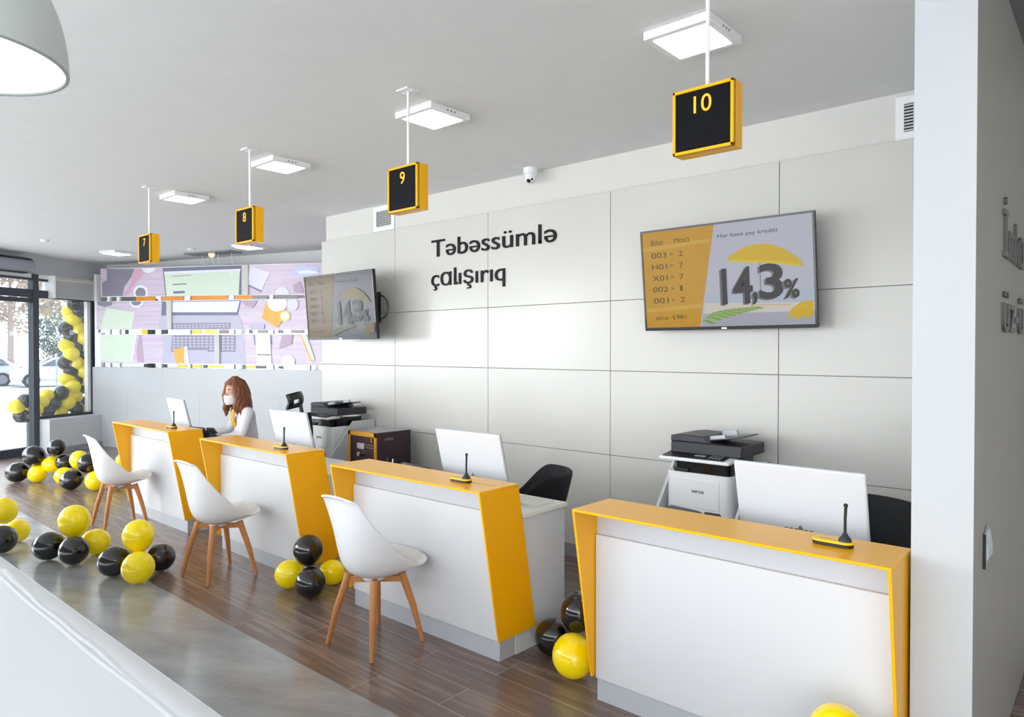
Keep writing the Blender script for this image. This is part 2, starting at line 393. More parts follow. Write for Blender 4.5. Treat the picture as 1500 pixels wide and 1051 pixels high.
VID = {"1":[["gry",[[0.46,3.08],[1.15,3.05],[1.08,2.92],[0.9,2.75],[0.86,2.6],[0.35,2.61],[0.34,2.84],[0.47,2.89]]],["wht",[[1.33,3.05],[1.65,3.04],[1.61,2.98],[1.49,2.96],[1.37,2.99]]],["wht",[[1.47,2.64],[1.46,2.59],[1.41,2.55],[1.34,2.53],[1.26,2.53],[1.19,2.55],[1.14,2.6],[1.12,2.65],[1.14,2.71],[1.19,2.75],[1.26,2.77],[1.34,2.77],[1.41,2.74],[1.46,2.7]]],["gry",[[1.42,2.64],[1.41,2.6],[1.38,2.57],[1.33,2.55],[1.27,2.56],[1.22,2.57],[1.19,2.61],[1.17,2.64],[1.19,2.68],[1.22,2.71],[1.27,2.73],[1.33,2.72],[1.38,2.71],[1.41,2.67]]],["pnk",[[1.02,2.74],[1.15,3.04],[1.33,3.03],[1.38,2.96],[1.14,2.78],[0.96,2.6],[0.87,2.61]]],["slt",[[1.82,3.03],[3.53,2.99],[3.53,2.53],[1.88,2.57]]],["wht",[[1.85,2.97],[3.51,2.94],[3.5,2.89],[1.86,2.92]]],["grn",[[1.86,2.93],[3.5,2.9],[3.47,2.53],[1.91,2.57]]],["slt",[[2.06,2.64],[2.32,2.64],[2.32,2.6],[2.06,2.6]]],["gry",[[2.05,2.76],[2.36,2.76],[2.36,2.74],[2.05,2.74]]],["gry",[[2.03,2.89],[2.47,2.89],[2.47,2.88],[2.03,2.88]]],["wht",[[3.37,2.86],[3.36,2.84],[3.34,2.83],[3.31,2.84],[3.3,2.86],[3.31,2.88],[3.34,2.89],[3.36,2.88]]],["gry",[[3.66,2.7],[3.94,2.59],[3.92,2.56],[3.66,2.67]]],["lav",[[3.71,2.98],[4.1,2.85],[3.94,2.59],[3.65,2.7]]],["blu",[[4.51,2.81],[4.58,2.91],[4.73,2.93],[5.02,2.89],[5.02,2.8],[4.85,2.76],[4.67,2.77]]],["wht",[[4.62,2.85],[4.85,2.86],[5.02,2.82],[5.02,2.8],[4.67,2.81]]],["lav",[[4.47,2.53],[4.46,2.49],[4.42,2.46],[4.37,2.44],[4.31,2.45],[4.26,2.47],[4.22,2.5],[4.21,2.54],[4.22,2.58],[4.26,2.61],[4.31,2.63],[4.37,2.63],[4.42,2.61],[4.46,2.57]]],["mau",[[4.54,2.65],[4.67,2.7],[4.76,2.52],[4.57,2.54]]]],"2":[["gry",[[0.21,2.52],[0.61,2.51],[0.59,2.45],[0.41,2.42],[0.24,2.46]]],["wht",[[1.36,2.48],[1.34,2.44],[1.29,2.41],[1.23,2.39],[1.15,2.39],[1.09,2.41],[1.04,2.45],[1.02,2.49],[1.04,2.53],[1.09,2.56],[1.16,2.58],[1.23,2.57],[1.3,2.55],[1.34,2.52]]],["gry",[[1.31,2.49],[1.3,2.46],[1.26,2.44],[1.22,2.43],[1.16,2.43],[1.12,2.44],[1.08,2.47],[1.07,2.49],[1.08,2.52],[1.12,2.54],[1.17,2.55],[1.22,2.55],[1.27,2.53],[1.3,2.51]]],["grn",[[0.45,2.41],[1.15,2.31],[1.08,2.04],[0.29,2.05]]],["slt",[[1.8,2.48],[3.52,2.45],[3.45,2.22],[1.78,2.25]]],["wht",[[1.95,2.47],[3.49,2.44],[3.43,2.27],[1.97,2.3]]],["lvg",[[1.75,2.24],[3.48,2.21],[3.57,2.0],[1.7,2.02]]],["key",[[2.04,2.12],[3.31,2.11],[3.3,2.01],[2.02,2.02]]],["mau",[[3.53,2.44],[3.86,2.44],[3.76,2.33],[3.61,2.37]]],["org",[[4.01,2.37],[4.05,2.42],[4.4,2.3],[4.34,2.12],[4.24,2.02],[3.94,2.17]]],["wht",[[4.43,2.38],[4.42,2.33],[4.38,2.29],[4.32,2.27],[4.24,2.26],[4.17,2.27],[4.11,2.3],[4.07,2.34],[4.05,2.39],[4.07,2.44],[4.11,2.48],[4.17,2.51],[4.25,2.51],[4.32,2.5],[4.38,2.47],[4.42,2.43]]],["yel",[[4.49,2.19],[4.48,2.15],[4.45,2.13],[4.41,2.11],[4.37,2.11],[4.33,2.13],[4.3,2.16],[4.29,2.19],[4.3,2.23],[4.33,2.25],[4.37,2.27],[4.41,2.27],[4.45,2.25],[4.48,2.22]]],["wht",[[4.45,2.19],[4.44,2.17],[4.43,2.15],[4.4,2.15],[4.38,2.15],[4.36,2.16],[4.34,2.17],[4.34,2.19],[4.34,2.21],[4.36,2.23],[4.38,2.23],[4.4,2.23],[4.43,2.22],[4.44,2.21]]],["lav",[[4.65,2.36],[4.64,2.32],[4.61,2.29],[4.57,2.27],[4.52,2.27],[4.47,2.29],[4.44,2.32],[4.43,2.36],[4.44,2.4],[4.47,2.43],[4.52,2.44],[4.57,2.44],[4.61,2.43],[4.64,2.39]]],["lvg",[[3.69,2.08],[3.99,2.07],[3.99,2.0],[3.69,2.0]]]],"3":[["grn",[[0.32,1.94],[1.16,1.93],[1.04,1.48],[0.29,1.49]]],["wht",[[1.16,1.93],[1.19,1.93],[1.08,1.48],[1.03,1.48]]],["mau",[[1.19,1.67],[1.25,1.93],[1.31,1.93],[1.37,1.47],[1.21,1.48]]],["lvg",[[1.83,1.93],[3.57,1.92],[3.61,1.46],[1.8,1.46]]],["key",[[2.03,1.92],[3.41,1.91],[3.4,1.65],[2.0,1.65]]],["lvg",[[2.13,1.68],[2.82,1.68],[2.82,1.64],[2.13,1.64]]],["org",[[2.07,1.69],[2.31,1.73],[2.31,1.47],[2.11,1.46]]],["wht",[[2.31,1.73],[2.37,1.74],[2.42,1.47],[2.31,1.47]]],["slt",[[3.77,1.91],[4.12,1.91],[4.13,1.77],[3.8,1.75]]],["wht",[[3.81,1.91],[4.1,1.91],[4.13,1.46],[3.84,1.46]]],["gry",[[3.85,1.62],[4.11,1.62],[4.11,1.6],[3.85,1.6]]],["wht",[[4.31,1.46],[4.33,1.56],[4.38,1.6],[4.51,1.6],[4.57,1.55],[4.58,1.46]]],["mau",[[4.34,1.91],[4.54,1.91],[4.51,1.77],[4.27,1.7]]],["grn",[[4.69,1.89],[4.79,1.92],[4.95,1.54],[4.88,1.51]]],["org",[[4.69,1.89],[4.71,1.9],[4.91,1.51],[4.88,1.51]]]]}
ROWS = {'1': ((.315, 3.084), (5.02, 2.951), (.315, 2.61), (5.02, 2.502)), '2': ((.198, 2.519), (4.77, 2.434), (.198, 2.047), (4.77, 1.983)), '3': ((.294, 1.941), (5.0, 1.912), (.294, 1.466), (5.0, 1.461))}
EXT = 6.9
NM_ = {'1': ('top', 'showing a pot, an open laptop lid and headphones'), '2': ('middle', 'showing a notebook and an orange mug'), '3': ('lowest', 'showing a pale notebook, a keyboard and a phone')}
bars = {'1': (3.56, 3.68), '2': (1.93, 2.04), '3': (2.985, 3.085)}
def clip(poly, a, b, c):
    out = []
    for i in range(len(poly)):
        p, q = poly[i], poly[(i+1) % len(poly)]; dp = a*p[0]+b*p[1]-c; dq = a*q[0]+b*q[1]-c
        if dp <= 0: out.append(p)
        if dp*dq < 0: t = dp/(dp-dq); out.append((p[0]+t*(q[0]-p[0]), p[1]+t*(q[1]-p[1])))
    return out
for r in '123':
    (s0, zl), (s1, zr), (_, bl), (_, br_) = ROWS[r]
    top = lambda s: zl+(zr-zl)*(s-s0)/(s1-s0)
    bot = lambda s: bl+(br_-bl)*(s-s0)/(s1-s0)
    t = root('video_band', vp(s0, bl, 0), '%s screen band of the far wall %s' % NM_[r], 'screen')
    t['group'] = 'offset bands of the video wall'
    g = G(); g.prism([vp(s0-.012, bot(s0)-.008, .03), vp(EXT, bot(EXT)-.008, .03), vp(EXT, top(EXT)+.008, .03), vp(s0-.012, top(s0)+.008, .03)], -VN*.10); put('housing', g, WHITE, t, smooth=False)
    cols = sorted(set(c for c, _ in VID[r])); ms = [PBG]+[lit(c, PICT[c]) for c in cols]
    g = G(); g._f([g.bm.verts.new(vp(s, z, .034)) for s, z in ((s0, bot(s0)), (EXT, bot(EXT)), (EXT, top(EXT)), (s0, top(s0)))])
    for k, (cname, poly) in enumerate(VID[r]):
        g.mi = 1+cols.index(cname)
        kt = (zr-zl)/(s1-s0); kb = (br_-bl)/(s1-s0)
        poly = clip(poly, -kt, 1, zl-kt*s0); poly = clip(poly, kb, -1, -(bl-kb*s0)); poly = clip(poly, -1, 0, -s0)
        if len(poly) > 2: g._f([g.bm.verts.new(vp(s, z, .035+.0006*k+(.006 if k > [c for c, _ in VID[r]+[['key', 0]]].index('key') else 0))) for s, z in poly])
    for cname, poly in VID[r]:                        # key caps on the pictured keyboards
        if cname == 'key':
            a0, a1 = min(q[0] for q in poly)+.03, max(q[0] for q in poly)-.03; z0, z1 = min(q[1] for q in poly)+.02, max(q[1] for q in poly)-.02
            nr = 2 if r == '2' else 5; g.mi = 1+cols.index('lvg')
            for i in range(15):
                for j in range(nr):
                    u0 = a0+(a1-a0)*(i+.16)/15; u1 = a0+(a1-a0)*(i+.84)/15; v0 = z0+(z1-z0)*(j+.2)/nr; v1 = z0+(z1-z0)*(j+.8)/nr
                    if j == 0 and r == '3' and 3 < i < 9: continue
                    if min(v1, top(u0)) > v0+.01: g._f([g.bm.verts.new(vp(q[0], q[1], .0412)) for q in ((u0,v0),(u1,v0),(u1,v1),(u0,v1))])
    put('screen_picture', g, ms, t, smooth=False)
    g = G(); b0, b1 = bars[r]; zz = bot((b0+b1)/2)
    g.prism([vp(b0, bot(b0)-.004, .034), vp(b1, bot(b1)-.004, .034), vp(b1, top(b1)+.004, .034), vp(b0, top(b0)+.004, .034)], VN*.03); put('divider_strip', g, mat('divider_grey', (206, 204, 200), .5), t, smooth=False)
# mirror strips with white brackets between the bands
MIR = mat('mirror_strip', (205, 206, 208), .04, metal=1, var=.0)
for nm, zfun, h, lab in (('a', lambda s: 2.519+(2.434-2.519)*(s-.2)/4.57+.006, .075, 'mirror strip with white brackets between the top and middle screen bands'),
                    ('b', lambda s: 1.941+(1.912-1.941)*(s-.3)/4.7+.008, .088, 'mirror strip with white brackets between the middle and lowest screen bands'),
                    ('c', lambda s: 1.386, .066, 'mirror strip with white brackets under the lowest screen band')):
    t = root('mirror_strip', vp(.3, zfun(.3), 0), lab, 'mirror', 'mirror strips of the video wall')
    g = G(); g.prism([vp(.22, zfun(.22), -.02), vp(EXT, zfun(EXT), -.02), vp(EXT, zfun(EXT)+h, -.02), vp(.22, zfun(.22)+h, -.02)], -VN*.01); put('mirror', g, MIR, t, smooth=False)
    for s in (.42, .66, 1.66, 2.32, 3.26, 4.05, 4.75):
        g = G(); g.prism([vp(s, zfun(s)-.004, .0), vp(s+.07, zfun(s)-.004, .0), vp(s+.07, zfun(s)+h+.004, .0), vp(s, zfun(s)+h+.004, .0)], -VN*.03); put('bracket', g, WHITE, t, smooth=False)
    refl_spans = {'a': [(1.12,1.58,'o'),(1.74,2.24,'o'),(2.42,3.2,'o'),(3.36,3.7,'o'),(3.7,4.0,'g'),(4.15,4.6,'g')], 'b': [(.85,.92,'k'),(1.25,1.4,'y'),(1.4,1.5,'k'),(1.74,1.86,'k'),(2.42,2.62,'y'),(2.7,2.95,'y'),(3.0,3.2,'b'),(3.62,3.7,'k'),(3.8,4.0,'b'),(4.2,4.3,'k'),(4.45,4.7,'b')], 'c': [(1.3,1.45,'k'),(1.76,1.84,'k'),(2.08,2.28,'y'),(2.42,2.62,'y'),(2.66,2.74,'k'),(2.76,3.1,'y'),(3.5,3.56,'k'),(3.56,3.76,'y'),(3.76,3.96,'k'),(4.2,4.3,'k')]}
    sk = {'o': mat('reflection_orange', (232,150,24), .2), 'g': mat('reflection_grey', (140,140,142), .2), 'y': mat('reflection_yellow', (244,206,30), .2), 'k': mat('reflection_black', (36,40,44), .2), 'b': mat('reflection_brown', (122,92,76), .2)}
    for a_, b_, c_ in refl_spans[nm]:  # patches painting the room's reflections onto the mirror strip
        g = G(); g.prism([vp(a_, zfun(a_)+.006, -.012), vp(b_, zfun(b_)+.006, -.012), vp(b_, zfun(b_)+h-.008, -.012), vp(a_, zfun(a_)+h-.008, -.012)], -VN*.008); put('painted_reflection', g, sk[c_], t, smooth=False)
# white side frames at the left end of the bands
g = G(); vbar(g, .13, .19, 2.53, 3.0, -.06, .03); vbar(g, .10, .185, 1.56, 2.53, -.06, .0); vbar(g, .13, .285, 1.384, 1.98, -.06, .02); struct('trim_6', g, WHITE, smooth=False)
# suspension plate with wires above the bands
sp = root('suspension_plate', vp(3.0, ZC, .06), 'metal ceiling plate with hanging wires above the top screen band', 'ceiling plate')
g = G(); vbar(g, 2.55, 3.5, ZC-.02, ZC-.001, -.02, .26); put('plate', g, STEEL, sp, smooth=False)
for s in (2.72, 2.93, 3.05, 3.33):
    g = G(); g.cyl(vp(s, 3.02, .015), vp(s, ZC-.02, .05), .004, seg=6); put('wire', g, WHITE, sp)
g = G(); g.ball(vp(3.0, ZC-.03, .12), .05, 12, 8); put('bulb', g, mat('warm_bulb', (255, 214, 170), .4, emit=1.0), sp)

# ---------------------------------------------------------------- ceiling things
def light(x, y, label, rot=0):
    r = root('ceiling_light', (x, y, ZC), label, 'ceiling light', 'square ceiling panel lights')
    g = G(); g.box(-.17,.17,-.17,.17,-.042,-.001); put('housing', g, WHITE, r, bevel=.004, local=True)
    g = G(); g.box(-.135,.135,-.135,.135,-.0445,-.041); put('diffuser', g, LED, r, local=True, smooth=False)
    g = G()
    for k in (-.03, 0, .03): g.box(.1695,.1715,k-.006,k+.006,-.03,-.02)
    put('clip', g, MIDGREY, r, local=True, smooth=False)
    r.rotation_euler.z = rot
    return r
RL = math.atan2(VS.y, VS.x)
light(-1.581, 3.114, 'square lit ceiling panel above the sign numbered 10')
light(-3.364, 3.061, 'square lit ceiling panel just right of the pole of sign 9')
light(-5.175, 3.052, 'square lit ceiling panel right of the pole of sign 8')
light(-7.002, 3.078, 'square lit ceiling panel between signs 7 and 8')
light(-9.62, 5.155, 'small distant lit ceiling panel just under the sign numbered 8', RL)
light(-11.773, 4.135, 'farthest lit ceiling panel, left of the sign numbered 7', RL)
def sign(x, num, lab):
    y0 = 2.65; r = root('counter_sign', (x, y0, ZC), lab, 'sign', 'numbered signs hanging above the counters')
    w = .132; z0, z1 = 2.497, 2.760
    g = G(); g.box(x-w, x+w, y0+.012, y0+.088, z0, z1)
    for bx in ((x-w, x-w+.012, z0, z1), (x+w-.012, x+w, z0, z1), (x-w, x+w, z0, z0+.012), (x-w, x+w, z1-.012, z1)): g.box(bx[0], bx[1], y0, y0+.02, bx[2], bx[3])
    put('case', g, YEL, r, bevel=.0015, seg=1)
    g = G(); g.box(x-w+.012, x+w-.012, y0+.006, y0+.013, z0+.012, z1-.012); put('display', g, mat('black_dot_display', (13, 14, 17), .7, var=.25, scale=220, spec=.15), r, smooth=False)
    g = G()
    V, F = text_mesh(num); wd = (max(p.x for p in V)-min(p.x for p in V))*.073/.73
    add_text(g, num, (x-wd/2+.0, y0+.0055, z1-.104), (1,0,0), (0,0,1), cap=.073, depth=.002); put('numeral', g, mat('amber_digit', (250, 176, 30), .4, emit=.5), r, smooth=False)
    g = G(); g.cyl((x, y0+.05, z1), (x, y0+.05, ZC-.006), .0085, seg=12); put('pole', g, WHITE, r)
    g = G(); g.box(x-.05, x+.05, y0, y0+.10, ZC-.008, ZC-.001); g.cyl((x-.035,y0+.05,ZC-.012),(x-.035,y0+.05,ZC-.006),.008,seg=8); g.cyl((x+.035,y0+.05,ZC-.012),(x+.035,y0+.05,ZC-.006),.008,seg=8); put('ceiling_plate', g, WHITE, r)
sign(-1.303, '10', 'large hanging black sign with yellow frame reading 10')
sign(-3.18, '9', 'hanging black sign with yellow frame reading 9')
sign(-5.02, '8', 'hanging black sign with yellow frame reading 8')
sign(-6.885, '7', 'hanging black sign with yellow frame reading 7, farthest of the row')

sc = root('security_camera', (-3.77, 4.53, ZC), 'white dome security camera on the ceiling above the service wall', 'security camera')
g = G(); g.lathe([(0,.002),(.06,.002),(.06,-.045),(.05,-.05),(.05,-.07),(0,-.07)], (-3.77,4.53,ZC), 24); put('base', g, WHITE, sc)
g = G(); g.ball((-3.77,4.53,ZC-.082), .047, 20, 12); h = put('camera_ball', g, WHITE, sc)
g = G(); g.ball((-3.765,4.50,ZC-.108), (.02,.02,.018), 12, 8); g.ball((-3.735,4.505,ZC-.10), (.01,.01,.01), 10, 6); put('lens', g, BLKG, h)
def detector(x, y, lab):
    g = G(); g.lathe([(0,0),(.05,0),(.055,-.012),(.045,-.03),(.02,-.038),(0,-.038)], (x, y, ZC-.001), 20)
    tag(put('smoke_detector', g, WHITE), lab, 'smoke detector', 'small ceiling detectors')
detector(-11.24, 3.03, 'small white ceiling detector near the entrance door')
detector(-10.6, 4.75, 'small white ceiling detector beside the hanging wires')
def vent(x0, x1, z0, z1, lab):
    y = WY+.04
    r = root('air_vent', (x0, y, z0), lab, 'vent', 'white wall vents above the panels')
    b = .045
    g = G(); g.box(x0,x1,y-.012,y,z0,z0+b); g.box(x0,x1,y-.012,y,z1-b,z1); g.box(x0,x0+b,y-.012,y,z0+b,z1-b); g.box(x1-b,x1,y-.012,y,z0+b,z1-b); put('frame', g, WHITE, r, smooth=False)
    g = G(); g.box(x0+b,x1-b,y-.002,y,z0+b,z1-b); put('duct', g, BLK, r, smooth=False)
    g = G(); n = 9
    for k in range(n):
        z = z0+b+(k+.5)*(z1-z0-2*b)/n; g.box(x0+b,x1-b,y-.010,y-.007,z-.005,z+.004)
    for k in range(1,5):
        xx = x0+b+k*(x1-x0-2*b)/5; g.box(xx-.002,xx+.002,y-.006,y-.004,z0+b,z1-b)
    put('louvre', g, mat('louvre_grey', (196, 198, 198), .5), r, smooth=False)
vent(-6.03, -5.69, 2.935, 3.19, 'white louvred vent high on the wall behind sign 9')
vent(-1.045, -.705, 2.925, 3.18, 'white louvred vent high beside the white pier')

# dome pendant, top left
pc = (-2.542, .445, 2.525)
pl = root('dome_pendant', (pc[0], pc[1], ZC), 'large pale grey dome pendant lamp hanging at the top left corner', 'pendant lamp')
prof = [(.3*cos(t*pi/2)**.72 if t < 1 else .0, .36*sin(t*pi/2)) for t in [i/16 for i in range(17)]]
g = G(); g.lathe(prof, pc, 64); put('shade', g, mat('pale_sage_enamel', (206, 212, 209), .4), pl)
g = G(); g.lathe([(r*.965 if r else 0, z*.95+.002) for r, z in prof], pc, 64); put('shade_lining', g, mat('white_lining', (242, 242, 238), .5, emit=.55), pl)
g = G(); g.lathe([(.3,0),(.3,-.004),(.29,-.004),(.29,0)], pc, 64); put('rim', g, mat('rim_grey', (150, 158, 158), .4), pl)
g = G(); g.cyl((pc[0],pc[1],pc[2]+.34), (pc[0],pc[1],ZC), .008); put('cord', g, BLK, pl)

# ---------------------------------------------------------------- wall lettering
def wall_letters(name, lines, u, m, lab, cap, depth, tails=True, bold=0.):
    r = root(name, lines[0][1], lab, 'wall lettering')
    for s, org, width, nm in lines:
        g = G(); add_text(g, s, org, u, (0,0,1), width=width, cap=cap, depth=depth, bold=bold)
        if tails and 'l' in s:
            k = s.index('l'); V, F = text_mesh(s); x0 = min(p.x for p in V); x1 = max(p.x for p in V)
            A, _ = text_mesh(s[:k+1]); e = (max(p.x for p in A)-x0)*width/(x1-x0)
            U = Vector(u); o = Vector(org)+U*(e-.004); n = U.cross(Vector((0,0,1)))
            p = [o, o+U*.022, o+U*.022+Vector((0,0,.024)), o+Vector((0,0,.024))]
            g.prism([q for q in p], n*depth)
        put(nm, g, m, r, smooth=False)
wall_letters('wall_lettering', [('Təbəssümlə', (-5.076, WY-.001, 2.583), 1.527, 'upper_word'), ('ç\u0251lışırıq', (-5.080, WY-.001, 2.300), .957, 'lower_word')], (1,0,0), LETTER,
             'large black raised letters reading Təbəssümlə çalışırıq on the white panels', .172, .012)
wall_letters('side_lettering', [('İmk\u0251', (PX1-.001, 3.50, 2.075), .68, 'upper_word'), ('üz-ü', (PX1-.001, 3.50, 1.765), .70, 'lower_word')], (0,1,0), LETTERG,
             'grey raised letters on the shaded side of the white pier', .195, .014, tails=False)
sw = root('wall_bracket', (PX1, 3.12, .95), 'small steel wall bracket with a dark edge low on the pier side wall', 'wall bracket')
g = G(); g.prism([(PX1+.0005,y,z) for y, z in ((3.068,.885),(3.068,1.012),(3.13,1.035),(3.23,1.0),(3.23,.90),(3.13,.868))], (.003,0,0)); put('back_plate', g, STEEL, sw, smooth=False)
g = G(); g.prism([(PX1+.003,3.09,.90),(PX1+.014,3.09,.915),(PX1+.012,3.09,.96),(PX1+.003,3.09,1.01)], (0,.12,0)); put('cover', g, mat('bracket_white', (206, 216, 218), .3), sw, bevel=.003)
g = G(); g.box(PX1, PX1+.010, 3.058, 3.068, .885, 1.012); put('edge', g, BLK, sw, smooth=False)

# ---------------------------------------------------------------- service desks
DW, DH, DD, DE, DZ = 1.337, .95, .311, .149, .118
def make_desk():
    r = root('service_counter', (0,0,0), 'x', 'service counter', 'white and yellow service counters in a row')
    t = .012
    g = G(); g.box(0, DW, 0, DD, DH-t, DH); put('counter_top', g, YEL, r, bevel=.0015, seg=1)
    for x in (0, DW-t):
        g = G(); g.prism([(x,0,DH-t),(x,DE,DZ),(x,DE+DD,DZ),(x,DD,DH-t)], (t,0,0)); put('side_wing', g, YEL, r, bevel=.0015, seg=1)
    g = G(); g.box(t, DW-t, .19, .30, .108, DH-t-.001); put('fascia', g, GREYB, r, smooth=False)
    g = G(); g.box(.016, DW-.016, .170, .188, .108, .802); put('front_panel', g, WHITEM, r, bevel=.002, seg=1)
    g = G(); g.box(.022, DW-.022, .179, .46, 0, .106); put('plinth', g, PLINTH, r, smooth=False)
    for x in (.016, DW-.034):
        g = G(); g.box(x, x+.018, .305, .75, .107 if 0 else .0, .748); put('side_panel', g, WHITEM, r, smooth=False)
    g = G(); g.box(.0, DW-.0, .335, .76, .750, .775); put('worktop', g, CREAMW, r, bevel=.002, seg=1)
    return r
DESKS = [(-7.806, 2.685), (-5.793, 2.659), (-3.851, 2.609), (-1.930, 2.620)]
dl = ['farthest white service counter with yellow top, in front of the masked woman', 'second white service counter from the far end, under sign 8', 'white service counter with yellow wing, third from the far end, beside the black balloons', 'nearest large white service counter with yellow top, against the white pier']
dk = make_desk()
for i, (x, y) in enumerate(DESKS):
    o = dk if i == 0 else copy_tree(dk)
    o.location = (x, y, 0); o['label'] = dl[i]

# microphone like devices on the counters
def make_mic():
    r = root('desk_microphone', (0,0,0), 'x', 'microphone', 'yellow based stick microphones on the counters')
    def pill(g, w, d, z0, z1):
        n = 10; pts = []
        for k in range(n+1): a = -pi/2+pi*k/n; pts.append((w-d+d*cos(a), d*sin(a), z0))
        for k in range(n+1): a = pi/2+pi*k/n; pts.append((-w+d+d*cos(a), d*sin(a), z0))
        g.prism(pts, (0,0,z1-z0))
    g = G(); pill(g, .073, .030, .001, .012); put('foot', g, BLK, r, local=True)
    g = G(); pill(g, .076, .032, .0125, .021); put('base_cover', g, YELP, r, local=True, bevel=.002)
    g = G(); g.lathe([(.0,.021),(.024,.021),(.022,.03),(.012,.042),(.0075,.052),(0,.053)], (.043,0,0), 18); put('socket', g, DKGREY, r, local=True)
    g = G(); g.tube([(.043,0,.05),(.043,0,.10),(.045,0,.15)], [.0055,.0055,.006], 10); put('stem', g, BLK, r, local=True)
    g = G(); g.ball((.045,0,.155), .0085, 12, 8); put('mic_capsule', g, BLK, r, local=True)
    g = G()
    for k in range(5): g.box(-.045+k*.012, -.037+k*.012, -.004, .002, .0208, .0215)
    put('buttons', g, mat('olive_mark', (170, 140, 20), .5), r, local=True, smooth=False)
    return r
mk = make_mic()
ml = ['stick microphone with yellow base on the farthest counter', 'stick microphone with yellow base on the second counter from the far end', 'stick microphone with yellow base on the counter under sign 9', 'nearest stick microphone with yellow base, beside the white pier']
for i, (x, y) in enumerate(((-6.745, 2.835), (-4.738, 2.785), (-2.80, 2.755), (-.832, 2.790))):
    o = mk if i == 0 else copy_tree(mk)
    o.location = (x, y, DH+.0005); o['label'] = ml[i]

# monitors, seen from behind
def make_monitor(name='monitor'):
    r = root(name, (0,0,0), 'x', 'monitor', 'white monitors seen from behind')
    M = Matrix.Translation((0,0,.40)) @ Matrix.Rotation(radians(14), 4, 'X')
    g = G(); g.box(-.282,.282,-.0,.022,-.335,.0, M); put('back_cover', g, WHITEM, r, local=True, bevel=.008, seg=3)
    g = G(); g.box(-.276,.276,.0225,.025,-.325,-.006, M); put('screen', g, BLKG, r, local=True, smooth=False)
    g = G(); g.tube([(0,.065,.27),(0,.085,.15),(0,.10,.008)], [.022,.02,.025], 12); put('stand_neck', g, STEEL, r, local=True)
    g = G(); g.box(-.12,.12,.02,.18,.0005,.010); put('stand_foot', g, WHITE, r, local=True, bevel=.003)
    g = G()
    for k in range(6): g.box(-.07+k*.022,-.056+k*.022,-.0015,.0,-.300,-.294, M)
    put('ports', g, DKGREY, r, local=True, smooth=False)
    return r
mo = make_monitor()
for i, (x, y, rz, lab) in enumerate(((-7.47, 3.16, -.12, 'white monitor back on the farthest counter, left of the masked woman'), (-5.24, 3.13, .0, 'white monitor back on the second counter, in front of the mesh office chair'), (-3.10, 3.09, .0, 'white monitor back beside the maroon safe, above the third counter'), (-1.085, 3.11, .0, 'largest white monitor back on the nearest counter'))):
    o = mo if i == 0 else copy_tree(mo)
    o.location = (x, y, .7755); o.rotation_euler.z = rz; o['label'] = lab

# desk phones
def make_phone():
    r = root('desk_phone', (0,0,0), 'x', 'desk phone', 'black desk phones behind the counter edges')
    g = G(); g.prism([(-.12,-.09,.0005),(-.12,.10,.0005),(-.12,.10,.02),(-.12,-.06,.14),(-.12,-.09,.14)], (.24,0,0)); put('body', g, DKGREY, r, local=True, bevel=.005)
    g = G(); g.tube([(-.115,-.10,.150),(-.10,-.075,.160),(.04,-.075,.152),(.055,-.075,.150)], [.010,.014,.014,.010], 10); put('handset', g, mat('phone_grey', (84, 84, 96), .35), r, local=True)
    g = G(); g.prism([(.075,-.088,.142),(.075,.0,.10),(.075,-.01,.12),(.075,-.055,.163),(.075,-.088,.168)], (.065,0,0)); put('display_hood', g, mat('phone_hood', (52, 52, 58), .4), r, local=True, bevel=.004)
    return r
ph = make_phone()
for i, (x, y, rz, lab) in enumerate(((-6.72, 3.14, .5, 'black desk phone beside the masked woman on the farthest counter'), (-3.47, 3.06, 0, 'black desk phone behind the counter below the maroon safe'), (-1.53, 3.08, 0, 'black desk phone in front of the nearest printer'))):
    o = ph if i == 0 else copy_tree(ph)
    o.location = (x, y, .7755); o.rotation_euler.z = rz; o['label'] = lab
# chrome pen pot
pp = root('pen_pot', (-3.74, 3.0, .775), 'small chrome pen pot behind the counter edge below the maroon safe', 'pen pot')
g = G(); g.lathe([(0,.0005),(.032,.0005),(.034,.13),(.031,.13),(.029,.01),(0,.01)], (-3.74,3.0,.775), 20); put('cup', g, CHROME, pp)
for dx, dy, c in ((-.03,.01,BLK),(.012,-.015,BLK),(.03,.01,WHITE)):
    g = G(); g.cyl((-3.74+dx*.4,3.0+dy*.4,.79), (-3.74+dx,3.0+dy,.952), .0045, seg=8); put('pen', g, c, pp)
# paper stack on third worktop
g = G(); g.box(-2.80,-2.56,3.12,3.30,.7755,.790); g.bm.verts.ensure_lookup_table(); tag(put('paper_stack', g, mat('paper', (226,224,216), .7), smooth=False), 'small stack of paper on the white worktop right of the yellow wing', 'paper')
# thin cable on the third counter
g = G(); g.tube([(-2.73,2.775,DH+.003),(-2.68,2.79,DH+.003),(-2.63,2.775,DH+.003),(-2.58,2.80,DH+.003)], .0022, 6); tag(put('cable', g, mat('pale_cable', (206, 180, 130), .5)), 'thin pale cable lying on the counter under sign 9', 'cable')

